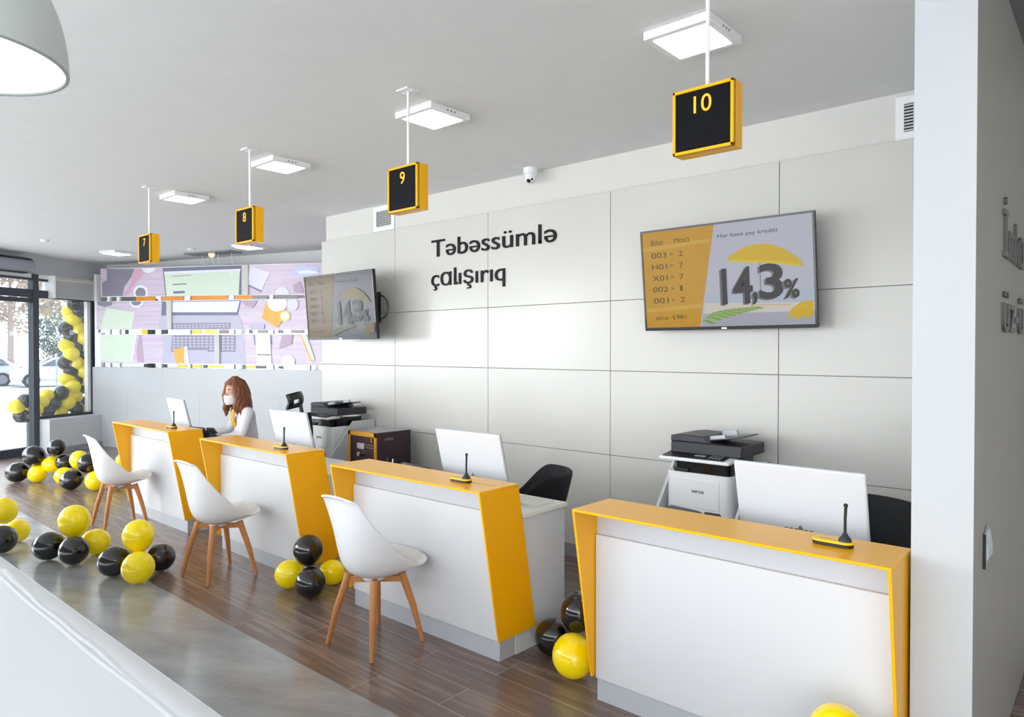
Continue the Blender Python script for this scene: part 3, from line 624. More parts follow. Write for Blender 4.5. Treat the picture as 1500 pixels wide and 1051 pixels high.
# ---------------------------------------------------------------- client chairs
def make_chair():
    r = root('shell_chair', (0,0,0), 'x', 'chair', 'white shell chairs with beech legs in front of the counters')
    #       y,    z,    halfwidth, side lift z, side forward y
    P = [(.272,.478,.135,.004,-.037),(.255,.476,.178,.008,-.026),(.20,.450,.210,.022,.012),(.10,.412,.224,.048,.06),(-.03,.398,.230,.076,.13),(-.12,.414,.232,.093,.18),(-.176,.468,.231,.072,.186),(-.202,.55,.225,.045,.157),(-.217,.64,.212,.02,.112),(-.232,.73,.192,.003,.067),(-.25,.82,.168,-.005,.035),(-.268,.872,.150,-.010,.022),(-.290,.890,.132,-.020,.015)]
    def S(u, v, lift=0, wk=1):
        x = v*(len(P)-1); i = min(int(x), len(P)-2); f = x-i
        def cr(k):
            a = P[max(i-1,0)][k]; b = P[i][k]; c = P[i+1][k]; d = P[min(i+2,len(P)-1)][k]
            return .5*((2*b)+(-a+c)*f+(2*a-5*b+4*c-d)*f*f+(-a+3*b-3*c+d)*f**3)
        y, z, w, sl, sf = [cr(k) for k in range(5)]
        q = 2*u-1; s = abs(q)**2.4
        return (q*w*wk, y+sf*s, z+sl*s+lift)
    g = G(); g.grid(lambda u, v: S(u, v), 20, 36); put('seat_shell', g, SHELL, r, local=True, solid=.012, sub=1)
    g = G()
    def pad(u, v):
        vv = .06+v*.37; e = min(1, 6*min(u, 1-u, v*1.2, (1-v)*1.2)); return S(.13+.74*u, vv, .006+.022*e**.5)
    g.grid(pad, 16, 14); put('seat_pad', g, CUSH, r, local=True)
    for sx in (-1, 1):
        for sy in (-1, 1):
            g = G(); g.tube([(sx*.112, sy*.102, .402), (sx*.16, sy*.15, .2), (sx*.197, sy*.187, .0)], [.023, .0195, .0125], 12); put('leg', g, BEECH, r, local=True)
    g = G()
    for a in (atan_ := math.atan2(.105,.115), pi-atan_):
        M = Matrix.Rotation(a, 4, 'Z'); g.box(-.155,.155,-.014,.014,.352,.388, M)
    put('cross_frame', g, BEECH, r, local=True, bevel=.004)
    g = G(); g.lathe([(0,.372),(.06,.372),(.065,.392),(0,.394)], (0,-.01,0), 20); put('mount_plate', g, SHELL, r, local=True)
    return r
ch = make_chair()
for i, (x, y, rz, lab) in enumerate(((-7.268, 2.562, -.06, 'farthest white shell chair with wooden legs, at the far counter'), (-5.111, 2.490, .02, 'middle white shell chair with wooden legs, between two yellow counters'), (-3.249, 2.505, .03, 'nearest white shell chair with wooden legs, at the counter under sign 9'))):
    o = ch if i == 0 else copy_tree(ch)
    o.location = (x, y, 0); o.rotation_euler.z = rz; o['label'] = lab

# ---------------------------------------------------------------- staff chairs
def make_tub():
    r = root('tub_chair', (0,0,0), 'x', 'chair', 'black tub chairs behind the counters')
    def S(u, v):
        th = -2.35+4.7*u           # angle from the back (local +y is the back)
        t_ = max(0, min(1, (abs(th)-1.15)/1.1)); top = .85-.21*t_*t_*(3-2*t_)
        rr = .15+.14*v**.6
        z = .40+(top-.40)*v
        return (rr*1.02*sin(th), rr*.92*cos(th)+.02*v, z)
    g = G(); g.grid(S, 40, 10); put('shell', g, BLKM, r, local=True, solid=.028, sub=1)
    g = G(); g.lathe([(0,.40),(.15,.40),(.19,.43),(.18,.465),(0,.475)], (0,0,0), 28); put('seat_cushion', g, BLKM, r, local=True)
    for sx in (-1,1):
        for sy in (-1,1):
            g = G(); g.cyl((sx*.12,sy*.12,.41),(sx*.22,sy*.22,0),.014,.010,10); put('leg', g, BLK, r, local=True)
    return r
tb = make_tub()
for i, (x, y, rz, s, lab) in enumerate(((-3.13, 3.76, -.95, 1.0, 'black tub chair behind the counter under sign 9'), (-1.04, 3.84, -.15, 1.07, 'black tub chair partly hidden behind the nearest monitor and pier'))):
    o = tb if i == 0 else copy_tree(tb)
    o.location = (x, y, 0); o.rotation_euler.z = rz; o.scale = (1,1,s); o['label'] = lab

def make_office(head=True):
    r = root('office_chair', (0,0,0), 'x', 'office chair')
    g = G(); g.grid(lambda u,v: ((2*u-1)*(.23-.03*v), .25+.03*v-.05*(2*u-1)**2*-1-.05+.03*sin(pi*v), .56+.50*v), 12, 12); put('mesh_back', g, BLKM, r, local=True, solid=.02)
    g = G(); g.box(-.24,.24,-.24,.22,.44,.51); put('seat', g, BLKM, r, local=True, bevel=.03, seg=3)
    for s in (-1,1):
        g = G(); g.tube([(s*.27,.05,.46),(s*.29,.05,.55),(s*.29,.0,.67),(s*.29,-.12,.68)], [.016,.016,.018,.022], 8); put('armrest', g, BLK, r, local=True)
    if head:
        def hp(u, v):
            q = 2*u-1; return (q*.15, .24+.0*v-.05*(1-q*q)*0+.06*q*q*-1+.05*sin(pi*v)*.5, 1.115+.14*v+.02*(1-q*q))
        g = G()
        # ring like head rest with two openings
        for (u0,u1,v0,v1) in ((0,1,.0,.22),(0,1,.55,1),(0,.14,.2,.6),(.42,.58,.2,.6),(.86,1,.2,.6)):
            g.grid(lambda u,v: hp(u0+(u1-u0)*u, v0+(v1-v0)*v), 8, 4)
        put('headrest', g, BLK, r, local=True, solid=.03)
        g = G(); g.tube([(0,.27,.9),(0,.28,1.05),(0,.255,1.17)], .02, 8); put('headrest_post', g, BLK, r, local=True)
    g = G(); g.cyl((0,0,.08),(0,0,.44),.025); put('gas_column', g, BLK, r, local=True)
    g = G()
    for k in range(5):
        a = 2*pi*k/5; g.tube([(0,0,.1),(.28*cos(a),.28*sin(a),.065)], [.025,.016], 8)
        g.ball((.28*cos(a),.28*sin(a),.03), .03, 10, 6)
    put('star_base', g, BLK, r, local=True)
    return r
oc = make_office(); oc.location = (-6.27, 3.62, 0); oc.rotation_euler.z = -.95; oc['label'] = 'black mesh office chair with headrest behind the second monitor'
ws = root('swivel_stool', (-6.764, 3.60, 0), 'black swivel stool under the seated woman', 'stool')
g = G(); g.lathe([(0,.40),(.17,.40),(.18,.42),(.17,.445),(0,.452)], (-6.764,3.60,0), 24); put('seat', g, BLKM, ws)
g = G(); g.cyl((-6.764,3.60,.02),(-6.764,3.60,.40),.025); put('column', g, BLK, ws)
g = G(); g.lathe([(0,0),(.2,0),(.2,.012),(.03,.03),(0,.03)], (-6.764,3.60,0), 24); put('foot_plate', g, BLK, ws)

# ---------------------------------------------------------------- printers on stands and the safe
def make_stand():
    r = root('printer_stand', (0,0,0), 'x', 'printer stand', 'white printer stands with slanted side cheeks')
    # local: x 0 = outer face of the right cheek, y 0 = rear at wall
    for x in (-.02, -.56):
        g = G(); g.prism([(x,0,.0),(x,0,.955),(x,-.27,.955),(x,-.66,.47),(x,-.66,.0)], (.02,0,0)); put('side_cheek', g, WHITEM, r, local=True, bevel=.001, seg=1)
    g = G(); g.box(-.54,-.02,-.62,-.001,.50,.52); put('shelf', g, WHITEM, r, local=True, smooth=False)
    g = G(); g.box(-.54,-.02,-.012,-.001,.0,.955); put('back_board', g, WHITEM, r, local=True, smooth=False)
    g = G(); g.box(-.54,-.02,-.60,-.585,.03,.50); put('door', g, WHITEM, r, local=True, smooth=False)
    return r
def make_printer():
    r = root('printer', (0,0,0), 'x', 'printer', 'black and white multifunction printers')
    # local: front right bottom corner at origin, front faces -y
    W, D = .445, .40
    def rbox(g, x0, x1, y0, y1, z0, z1, rad):
        pts = []
        for cx, cy, a0 in ((x1-rad,y0+rad,-pi/2),(x1-.01,y1-.01,0),(x0+.01,y1-.01,pi/2),(x0+rad,y0+rad,pi)):
            rr = rad if cy < (y0+y1)/2 else .01
            for k in range(6): a = a0+pi/2*k/5; pts.append((cx+rr*cos(a), cy+rr*sin(a), z0))
        g.prism(pts, (0,0,z1-z0))
    g = G(); rbox(g, -W, 0, 0, D, .0, .385, .05); put('body', g, WHITE, r, local=True, bevel=.004)
    g = G(); g.box(-W+.035,-.075,-.004,.02,.165,.345); d = put('front_door', g, WHITE, r, local=True, bevel=.003)
    g = G(); add_text(g, 'xerox', (-.26,-.0045,.262), (1,0,0), (0,0,1), width=.085, cap=.026, depth=.002); put('maker_logo', g, DKGREY, d, local=True, smooth=False)
    g = G(); g.box(-W+.035,-.075,-.004,.02,.03,.155); d = put('paper_tray', g, WHITE, r, local=True, bevel=.003)
    g = G(); g.box(-.115,-.105,-.006,-.003,.07,.12); put('level_window', g, DKGREY, d, local=True, smooth=False)
    g = G(); rbox(g, -W+.06, -.012, .012, D-.02, .385, .475, .03); put('output_bay', g, BLKG, r, local=True)
    g = G(); g.box(-W+.06,-W+.16,-.001,.1,.385,.41); put('output_tray', g, BLK, r, local=True, bevel=.003)
    # control panel: white lip with sloping dark top
    g = G(); g.prism([(-W-.02,-.055,.462),(-W-.02,.10,.470),(-W-.02,.10,.505),(-W-.02,-.055,.482)], (W+.03,0,0)); p = put('control_panel', g, WHITE, r, local=True, bevel=.006)
    g = G(); g.prism([(-W+.0,-.045,.4845),(-W+.0,.07,.502),(-W+.0,.07,.506),(-W+.0,-.045,.4885)], (W-.03,0,0)); k = put('panel_face', g, BLK, p, local=True)
    g = G()
    def on(x, t): return (x, -.045+.115*t, .4892+.0175*t)
    for i in range(4):
        for j in range(3):
            x = -.14+i*.022; a = on(x,.2+j*.22); g.box(a[0],a[0]+.014,a[1],a[1]+.012,a[2],a[2]+.003)
    a = on(-.24,.35); g.box(a[0],a[0]+.075,a[1],a[1]+.05,a[2],a[2]+.006)
    put('keypad', g, MIDGREY, k, local=True, smooth=False)
    # scanner with document feeder
    g = G(); g.box(-W+.02, .055, .03, D-.01, .50, .575); put('scanner', g, DKGREY, r, local=True, bevel=.008)
    g = G(); g.prism([(-W+.02,.03,.575),(-W+.02,.03,.612),(-W+.10,.03,.622),(-.20,.03,.618),(-.165,.03,.59),(-.14,.03,.575)], (0,D-.05,0)); f = put('document_feeder', g, DKGREY, r, local=True, bevel=.006)
    M = Matrix.Translation((-.15,.20,.592)) @ Matrix.Rotation(radians(-9), 4, 'Y')
    g = G(); g.box(-.03,.19,-.13,.13,0,.008, M); put('feeder_tray', g, mat('printer_tray', (72,73,80), .4), r, local=True, bevel=.003)
    g = G(); g.box(-.02,.08,-.125,-.105,.0085,.03, M); g.box(-.02,.08,.06,.08,.0085,.045, M); put('paper_guide', g, mat('guide_grey', (188,190,196), .4), r, local=True, smooth=False)
    return r
st = make_stand(); pr = make_printer()
for i, (x, y, z, lab, l2) in enumerate(((-1.765, 4.592, 0, 'nearest multifunction printer, behind the yellow counter beside the big monitor', 'white printer stand with slanted cheeks under the nearest printer'), (-5.957, 4.592, 0, 'far multifunction printer left of the maroon safe', 'white printer stand with slanted cheeks left of the maroon safe'))):
    o = st if i == 0 else copy_tree(st); o.location = (x, y, 0); o['label'] = l2
    o = pr if i == 0 else copy_tree(pr); o.location = (x-.048, y-.50, .5205); o['label'] = lab
# safe
sx0, sx1, sy0, sy1, sz0, sz1 = -5.585, -5.154, 4.0, 4.40, .04, .922
sf = root('safe', (sx1-.2, sy0+.2, 0), 'dark maroon safe with gold framed door beside the far printer', 'safe')
g = G(); g.box(sx0,sx1,sy0,sy1,sz0,sz1); put('body', g, MAROON, sf, bevel=.004)
g = G(); b = .035
for q in ((sx0,sx0+b,sz0,sz1),(sx1-b,sx1,sz0,sz1),(sx0,sx1,sz0,sz0+b),(sx0,sx1,sz1-b-.01,sz1)): g.box(q[0],q[1],sy0-.014,sy0+.002,q[2],q[3])
put('gold_frame', g, GOLD, sf, bevel=.003, seg=1)
g = G(); g.box(sx0+b+.004,sx1-b-.004,sy0-.008,sy0+.002,sz0+b+.004,sz1-b-.016); d = put('door', g, MAROON, sf, bevel=.002, seg=1)
g = G()
for z in (.80,.775): g.box(sx0+.05,sx1-.05,sy0-.0095,sy0-.0085+.0005,z,z+.006)
put('trim_lines', g, CHROME, d, smooth=False)
g = G(); g.box(sx0+.15,sx0+.26,sy0-.02,sy0-.008,.76,.815); put('lock_plate', g, STEEL, d, bevel=.002)
g = G(); g.cyl((sx0+.20,sy0-.045,.715),(sx0+.20,sy0-.008,.715),.022,.026); put('handle_knob', g, CHROME, d)
g = G(); g.cyl((sx1-.055,sy0-.02,.835),(sx1-.055,sy0-.02,.875),.012); put('hinge', g, GOLD, sf)
g = G(); g.box(sx0+.005,sx1-.005,sy0+.01,sy1-.005,sz1,sz1+.004); put('top_plate', g, mat('safe_top_grey', (150,148,154), .25), sf, smooth=False)
g = G(); add_text(g, 'A-ROSS', (sx1+.0005, sy0+.085, .845), (0,1,0), (0,0,1), width=.10, cap=.026, depth=.002); put('maker_logo', g, STEEL, sf, smooth=False)
for x in (sx0+.04, sx1-.04):
    for y in (sy0+.05, sy1-.05):
        g = G(); g.cyl((x,y,0),(x,y,.041),.02); put('foot', g, BLK, sf)

# ---------------------------------------------------------------- wall mounted televisions
def tv(x0, x1, yt, yb, zt, zb, dim, lab, loop):
    W, H = x1-x0, math.hypot(zt-zb, yt-yb)
    r = root('television', ((x0+x1)/2, WY, (zt+zb)/2), lab, 'television', 'wall mounted televisions')
    U = Vector((1,0,0)); Vv_ = Vector((0, yt-yb, zt-zb)).normalized(); N = U.cross(Vv_)      # N faces the room
    O_ = Vector((x0, yb, zb))
    def P(u, v, n=0): return O_ + U*(u*W) + Vv_*(v*H) + N*n
    g = G(); g.prism([P(0,0,-.005),P(1,0,-.005),P(1,1,-.005),P(0,1,-.005)], -N*.03); g.prism([P(.12,.1,-.03),P(.88,.1,-.03),P(.88,.7,-.03),P(.12,.7,-.03)], -N*.03); put('back_case', g, BLK, r, bevel=.004)
    bz = .012/W; bh = .014/H; bb = .022/H
    g = G()
    for q in ((0,bz,0,1),(1-bz,1,0,1),(bz,1-bz,1-bh,1),(bz,1-bz,0,bb)): g.prism([P(q[0],q[2],-.006),P(q[1],q[2],-.006),P(q[1],q[3],-.006),P(q[0],q[3],-.006)], N*.009)
    put('bezel', g, BLKG, r, smooth=False)
    g = G(); g.prism([P(.485,.006,.003),P(.515,.006,.003),P(.515,.020,.003),P(.485,.020,.003)], N*.001); put('badge', g, CHROME, r, smooth=False)
    tagn = 'dim' if dim < .5 else 'bright'
    def em(nm, rgb):
        k = 'tv_%s_%s' % (tagn, nm)
        if k in MATS: return MATS[k]
        m = mat(k, rgb, .16, emit=dim, var=.06, scale=3, spec=.15)
        b = m.node_tree.nodes['Principled BSDF']
        for l in list(m.node_tree.links):
            if l.to_socket == b.inputs['Base Color']: m.node_tree.links.remove(l)
        b.inputs['Base Color'].default_value = (.012,.012,.014,1); return m
    C_ = {'yel': (222,166,0), 'wht': (206,207,222), 'umb': (236,196,0), 'rim': (240,214,30), 'grn': (134,176,84), 'grn2': (176,204,120), 'ink': (84,70,34), 'ink2': (70,70,78), 'num': (48,46,46), 'side': (120,118,120), 'lav': (190,190,206), 'cream': (232,226,214), 'sky': (196,208,226), 'hi': (230,184,60)}
    keys = list(C_); ms = [em(k, C_[k]) for k in keys]
    g = G(); lay = [0]
    def fill(c, pts):
        lay[0] += 1; g.mi = keys.index(c); g._f([g.bm.verts.new(P(bz+u*(1-2*bz), bb+v*(1-bb-bh), -.004+.00025*lay[0])) for u, v in pts])
    def words(c, s, u0, v0, u1, cap, bold=0.):
        lay[0] += 1; g.mi = keys.index(c)
        add_text(g, s, P(bz+u0*(1-2*bz), bb+v0*(1-bb-bh), -.004+.00025*lay[0]), U, Vv_, width=(u1-u0)*W if u1 else None, cap=cap*H, depth=0, bold=bold)
    fill('wht', [(0,0),(1,0),(1,1),(0,1)])
    fill('sky', [(.39,.21),(1,.21),(1,.34),(.405,.34)]); fill('cream', [(.375,.13),(1,.12),(1,.2),(.39,.235)]); fill('lav', [(.36,0),(1,0),(1,.12),(.375,.13)])
    fill('yel', [(0,0),(.352,0),(.463,1),(0,1)]); fill('hi', [(0,.16),(.37,.19),(.372,.235),(0,.20)]); fill('hi', [(0,.80),(.44,.84),(.442,.875),(0,.845)])
    words('ink', 'Bilet', .059, .862, .138, .05); words('ink', 'M\u0251s\u0251', .212, .866, .305, .048)
    for k, (a_, b_) in enumerate((('003','2'),('H01','7'),('X01','7'),('002','1'),('001','2'))):
        v = .727-.1178*k; words('ink', a_, .058, v, .156, .056); words('ink', '>', .180, v+.006, .199, .045); words('ink', b_, .238, v+.002, .263 if b_ != '1' else .252, .054)
    words('ink', 'yelo.az', .064, .083, .15, .04); fill('ink', [(.171,.075),(.172,.075),(.172,.125),(.171,.125)])
    fill('ink', [(.182,.118),(.187,.124),(.190,.112),(.188,.104),(.193,.094),(.197,.094),(.198,.084),(.193,.080),(.186,.092),(.182,.105)]); words('ink', '981', .205, .085, .264, .042)
    words('ink2', 'Hər kəsə yay krediti', .483, .868, .812, .036)
    fill('side', [(.715,.25),(.719,.25),(.722,.66),(.718,.66)])
    for (s, a_, b_, v, cp) in (('14', .497, .672, .225, .335), (',', .675, .70, .262, .30), ('3', .712, .842, .262, .31), ('%', .846, .925, .256, .165)):
        words('side', s, a_-.012, v-.012, b_-.012, cp, .022); words('num', s, a_, v, b_, cp, .022)
    fill('umb', [(.529,.647),(.574,.705),(.644,.759),(.71,.77),(.754,.768),(.796,.749),(.858,.698),(.917,.618),(.956,.537),(.925,.534),(.854,.556),(.749,.588),(.661,.6),(.572,.626)])
    fill('rim', [(.529,.647),(.573,.652),(.662,.628),(.749,.615),(.855,.588),(.931,.549),(.925,.534),(.854,.556),(.749,.588),(.661,.6),(.572,.626)])
    fill('hi', [(.661,.2),(.875,.184),(.875,.190),(.661,.206)])
    for k in range(15):                                    # palm leaf
        t = k/14; u = .37+.29*t; v = .06+.11*t**.6; l = .085*(1-t*.8)
        fill('grn' if k % 2 else 'grn2', [(u,v),(u+.05,v+l*.75),(u+.075,v+l*.8),(u+.035,v)])
        fill('grn2' if k % 2 else 'grn', [(u,v),(u+.06,v-l*.45),(u+.085,v-l*.4),(u+.035,v+.01)])
    fill('umb', [(.856,.047),(.885,.153),(.937,.211),(.993,.224),(.998,.10),(.96,.05),(.94,.09),(.915,.035),(.893,.085)])
    put('screen_picture', g, ms, r, smooth=False)
    xm = (x0+x1)/2; zm = (zt+zb)/2
    g = G(); g.box(xm-.22,xm+.22,WY-.02,WY-.0005,zm-.16,zm+.16); g.box(xm-.04,xm+.04,min(WY-.02,(yt+yb)/2+.05),WY-.02,zm-.05,zm+.05); put('wall_mount', g, BLK, r, smooth=False)
    if loop:
        g = G(); c = Vector((x1-.0, (yt+yb)/2+.07, zm-.03)); g.tube([c+Vector((.085*cos(a), .02*cos(a), .115*sin(a))) for a in [(-pi/2)+pi*i/12 for i in range(13)]], .010, 8); put('cable', g, BLK, r)
tv(-2.62, -1.422, 4.37, 4.45, 2.529, 1.824, .62, 'large bright television on the panels above the nearest printer', False)
tv(-6.69, -5.493, 4.21, 4.267, 2.472, 1.792, .16, 'dim television at the left end of the white panel wall', True)

# ---------------------------------------------------------------- balloons
def make_balloon(m):
    g = G()
    prof = []
    for i in range(25):
        a = pi*i/24; z = -cos(a); r = sin(a)
        z2 = z*1.06 if z > 0 else z*1.12
        r2 = r*(1-.06*max(0, -z))
        prof.append((r2 if 0 < i < 24 else (.035 if i == 0 else 0), z2))
    prof = [(0,-1.22),(.075,-1.22),(.06,-1.19),(.03,-1.165)] + prof
    g.lathe(prof, (0,0,0), 36)
    o = put('balloon', g, m)
    return o
PROTO = {'y': make_balloon(BALY), 'k': make_balloon(BALK)}
USED = {'y': False, 'k': False}
def balloon(c, x, y, z, r, toward, label, group):
    if USED[c]: o = PROTO[c].copy(); COL.objects.link(o)
    else: o = PROTO[c]; USED[c] = True
    o.location = (x, y, z); o.scale = (r*.97, r*.97, r*.97)
    d = Vector((x, y, z)) - Vector(toward)          # crown points away from the knot
    if d.length < 1e-4: d = Vector((0,0,1))
    o.rotation_mode = 'QUATERNION'; o.rotation_quaternion = d.to_track_quat('Z', 'Y')
    tag(o, label, 'balloon', group)
    return o
CL = {
 'A': [('k',-10.575,2.527,0.130,0.130,'leftmost black balloon on the floor by the glass door'),('k',-10.419,2.673,0.338,0.130,'upper left black balloon of the cluster by the glass door'),('y',-10.393,2.698,0.110,0.110,'lower yellow balloon of the cluster by the glass door'),('y',-10.286,2.828,0.224,0.108,'half hidden yellow balloon behind the cluster by the glass door'),('k',-10.241,2.871,0.439,0.106,'topmost black balloon of the cluster by the glass door'),('k',-10.161,2.938,0.251,0.104,'black balloon right of the yellow ones in the cluster by the glass door')],
 'B': [('y',-9.570,2.922,0.346,0.110,'upper yellow balloon of the cluster left of the farthest chair'),('y',-9.938,2.865,0.113,0.113,'lower left yellow balloon of the cluster left of the farthest chair'),('k',-9.437,2.971,0.315,0.113,'upper black balloon of the cluster left of the farthest chair'),('k',-9.524,2.819,0.122,0.122,'lower black balloon of the cluster left of the farthest chair'),('y',-9.265,2.999,0.119,0.119,'lower right yellow balloon touching the farthest chair'),('y',-9.150,3.195,0.106,0.106,'yellow balloon mostly hidden under the farthest chair')],
 'C': [('y',-7.190,1.620,0.317,0.107,'yellow balloon on top of the cluster cut by the left edge'),('y',-7.298,1.741,0.101,0.101,'lower yellow balloon of the cluster cut by the left edge'),('k',-6.989,1.562,0.116,0.116,'black balloon of the cluster cut by the left edge')],
 'D': [('y',-6.350,1.899,0.314,0.121,'tall yellow balloon on top of the cluster on the grey tiles'),('y',-6.372,2.063,0.107,0.107,'yellow balloon at the right of the cluster on the grey tiles'),('k',-6.483,1.756,0.115,0.115,'left black balloon of the cluster on the grey tiles'),('k',-6.201,1.849,0.113,0.113,'front black balloon of the cluster on the grey tiles')],
 'E': [('y',-5.512,2.068,0.307,0.114,'yellow balloon on top of the cluster at the edge of the wood floor'),('y',-5.355,2.007,0.116,0.116,'front yellow balloon of the cluster at the edge of the wood floor'),('k',-5.650,1.950,0.114,0.114,'left black balloon of the cluster at the edge of the wood floor'),('k',-5.525,2.230,0.106,0.106,'right black balloon of the cluster at the edge of the wood floor')],
 'F': [('k',-4.297,2.731,0.285,0.105,'upper black balloon in front of the second yellow wing'),('k',-4.159,2.660,0.106,0.106,'lower black balloon in front of the second yellow wing'),('y',-4.440,2.671,0.101,0.101,'left yellow balloon in front of the second yellow wing'),('y',-4.276,2.914,0.091,0.091,'right yellow balloon against the second yellow wing')],
 'G': [('k',-2.190,3.037,0.288,0.102,'upper black balloon between the two nearest counters'),('k',-2.366,3.039,0.105,0.105,'lower black balloon between the two nearest counters'),('y',-2.133,2.905,0.111,0.111,'yellow balloon between the two nearest counters')],
}
GN = {'A': 'balloon cluster by the glass door', 'B': 'balloon cluster left of the farthest chair', 'C': 'balloon cluster at the left edge', 'D': 'balloon cluster on the grey tiles', 'E': 'balloon cluster at the edge of the wood floor', 'F': 'balloon cluster before the second yellow wing', 'G': 'balloon cluster between the nearest counters'}
for k, L in CL.items():
    cc = [sum(b[i] for b in L)/len(L) for i in (1,2,3)]
    for c, x, y, z, r, lab in L: balloon(c, x, y, z, r, cc, lab, GN[k])
balloon('y', -10.30, 3.70, .16, .117, (-10.2,3.8,.1), 'lone yellow balloon between the farthest chair and the far yellow wing', 'balloon by the far counter')
balloon('y', -.742, 2.556, .349, .104, (-.742,2.556,.15), 'yellow balloon cut by the bottom edge in front of the nearest counter', 'balloons at the bottom edge')
balloon('k', -.86, 2.49, .108, .108, (-.742,2.55,.15), 'black balloons under the yellow one at the bottom edge', 'balloons at the bottom edge')
balloon('k', -.63, 2.49, .108, .108, (-.742,2.55,.15), 'black balloons under the yellow one at the bottom edge', 'balloons at the bottom edge')
balloon('k', -.742, 2.675, .106, .106, (-.742,2.55,.15), 'black balloons under the yellow one at the bottom edge', 'balloons at the bottom edge')

GAR = [('k',-13.804,4.101,2.491),('y',-13.970,4.316,2.438),('y',-13.915,4.055,2.347),('k',-13.836,4.171,2.357),('y',-13.865,4.090,2.212),('k',-14.059,4.367,2.187),('k',-13.903,3.989,2.057),('y',-13.897,4.160,2.064),('k',-13.924,4.074,1.913),('y',-13.875,4.255,1.895),('y',-13.923,4.000,1.761),('k',-13.965,4.164,1.759),('y',-13.953,4.315,1.771),('y',-13.848,4.053,1.608),('k',-14.032,4.308,1.594),('k',-13.906,3.976,1.457),('y',-13.891,4.147,1.441),('k',-13.921,4.069,1.318),('y',-13.877,4.258,1.303),('y',-13.925,4.003,1.169),('k',-13.972,4.179,1.166),('y',-13.951,4.310,1.156),('y',-13.857,4.072,1.038),('k',-14.035,4.316,1.022)]
GAR2 = [('k',-13.493,3.344,0.848),('y',-13.495,3.226,0.765),('k',-13.610,3.310,0.610),('y',-13.566,3.500,0.690),('y',-13.691,3.629,0.823),('y',-13.804,3.730,0.898),('k',-13.575,3.451,0.603),('k',-13.780,3.820,0.759),('k',-13.900,3.937,0.853),('k',-13.770,3.940,0.942),('k',-13.733,3.719,0.648),('y',-13.917,3.974,0.639),('y',-13.823,4.055,0.766),('y',-13.960,4.209,0.855),('k',-14.109,4.387,0.728),('k',-13.892,4.204,0.653),('y',-14.031,4.362,0.588)]
OR = ['', 'second ', 'third ', 'fourth ', 'fifth ', 'sixth ', 'seventh ', 'eighth ', 'ninth ', 'tenth ', 'eleventh ', 'twelfth ', 'thirteenth ', 'fourteenth ']
for c, nm in (('y', 'yellow'), ('k', 'black')):
    for i, b in enumerate(sorted([q for q in GAR if q[0] == c], key=lambda q: -q[3])):
        balloon(c, b[1]-.036, b[2]+.078, b[3], .134, (-14.2, 4.28, b[3]), '%s %sballoon from the top of the column outside the window' % (nm, OR[i] if i else 'top '), 'balloon column outside the window')
    for i, b in enumerate(sorted([q for q in GAR2 if q[0] == c], key=lambda q: q[2])):
        balloon(c, b[1], b[2], b[3], .123, (b[1]-.1, b[2]+.05, .72), '%s %sballoon from the left in the low bunch outside the window' % (nm, OR[i] if i else 'first '), 'low balloon bunch outside the window')
# support under the garland outside
g = G(); wbox(g, -.1, 1.1, -.75, -.17, -.12, .50); tag(put('outside_ledge', g, mat('outside_ledge', (226,224,220), .8), smooth=False), 'low pale ledge outside carrying the balloon bunch', 'ledge')

# ---------------------------------------------------------------- white wrapped counter in the foreground
tb_ = root('display_table', (-3.2, .3, 0), 'long white wrapped table in the bottom left corner', 'table')
def tsurf(u, v):
    x = -7.2+6.2*u
    if v < .86:
        y = -.25+1.02*(v/.86); z = .752+.0008*sin(x*5+v*9)*sin(v*11+x)
    else:
        t = (v-.86)/.14; y = .77+.088*t; z = .752+.0015*sin(t*pi)+.0006*sin(x*3)*(1-t)-.012*t*t
    return (x, y, z)
g = G(); g.grid(tsurf, 90, 50); put('wrap_film', g, PAPER, tb_)
g = G(); g.grid(lambda u, v: (-7.2+6.2*u, .858+.006*sin(u*40)*v, .741-.60*v), 90, 8); put('wrap_skirt', g, PAPER, tb_)
# lengthwise folds of the film
g = G()
for x0, y0, x1, y1, ph_ in ((-4.4,.775,-1.2,.755,0),(-3.6,.80,-1.9,.765,1.4)):
    n = 60
    def fold(u, v): 
        x = x0+(x1-x0)*u; y = y0+(y1-y0)*u+.004*sin(u*9+ph_)+.002*sin(u*27+ph_)
        h = .0016*sin(pi*u)**.5*sin(pi*v)**2
        return (x, y+(v-.5)*.022, .7528+h)
    g.grid(fold, n, 6)
put('wrap_folds', g, PAPER, tb_)
g = G(); g.box(-7.2,-1.0,-.25,.84,.70,.738); put('table_top', g, WHITEM, tb_, smooth=False)
for x in (-7.0, -4.1, -1.2):
    for y in (-.18, .76):
        g = G(); g.cyl((x,y,0),(x,y,.70),.025); put('leg', g, STEEL, tb_)

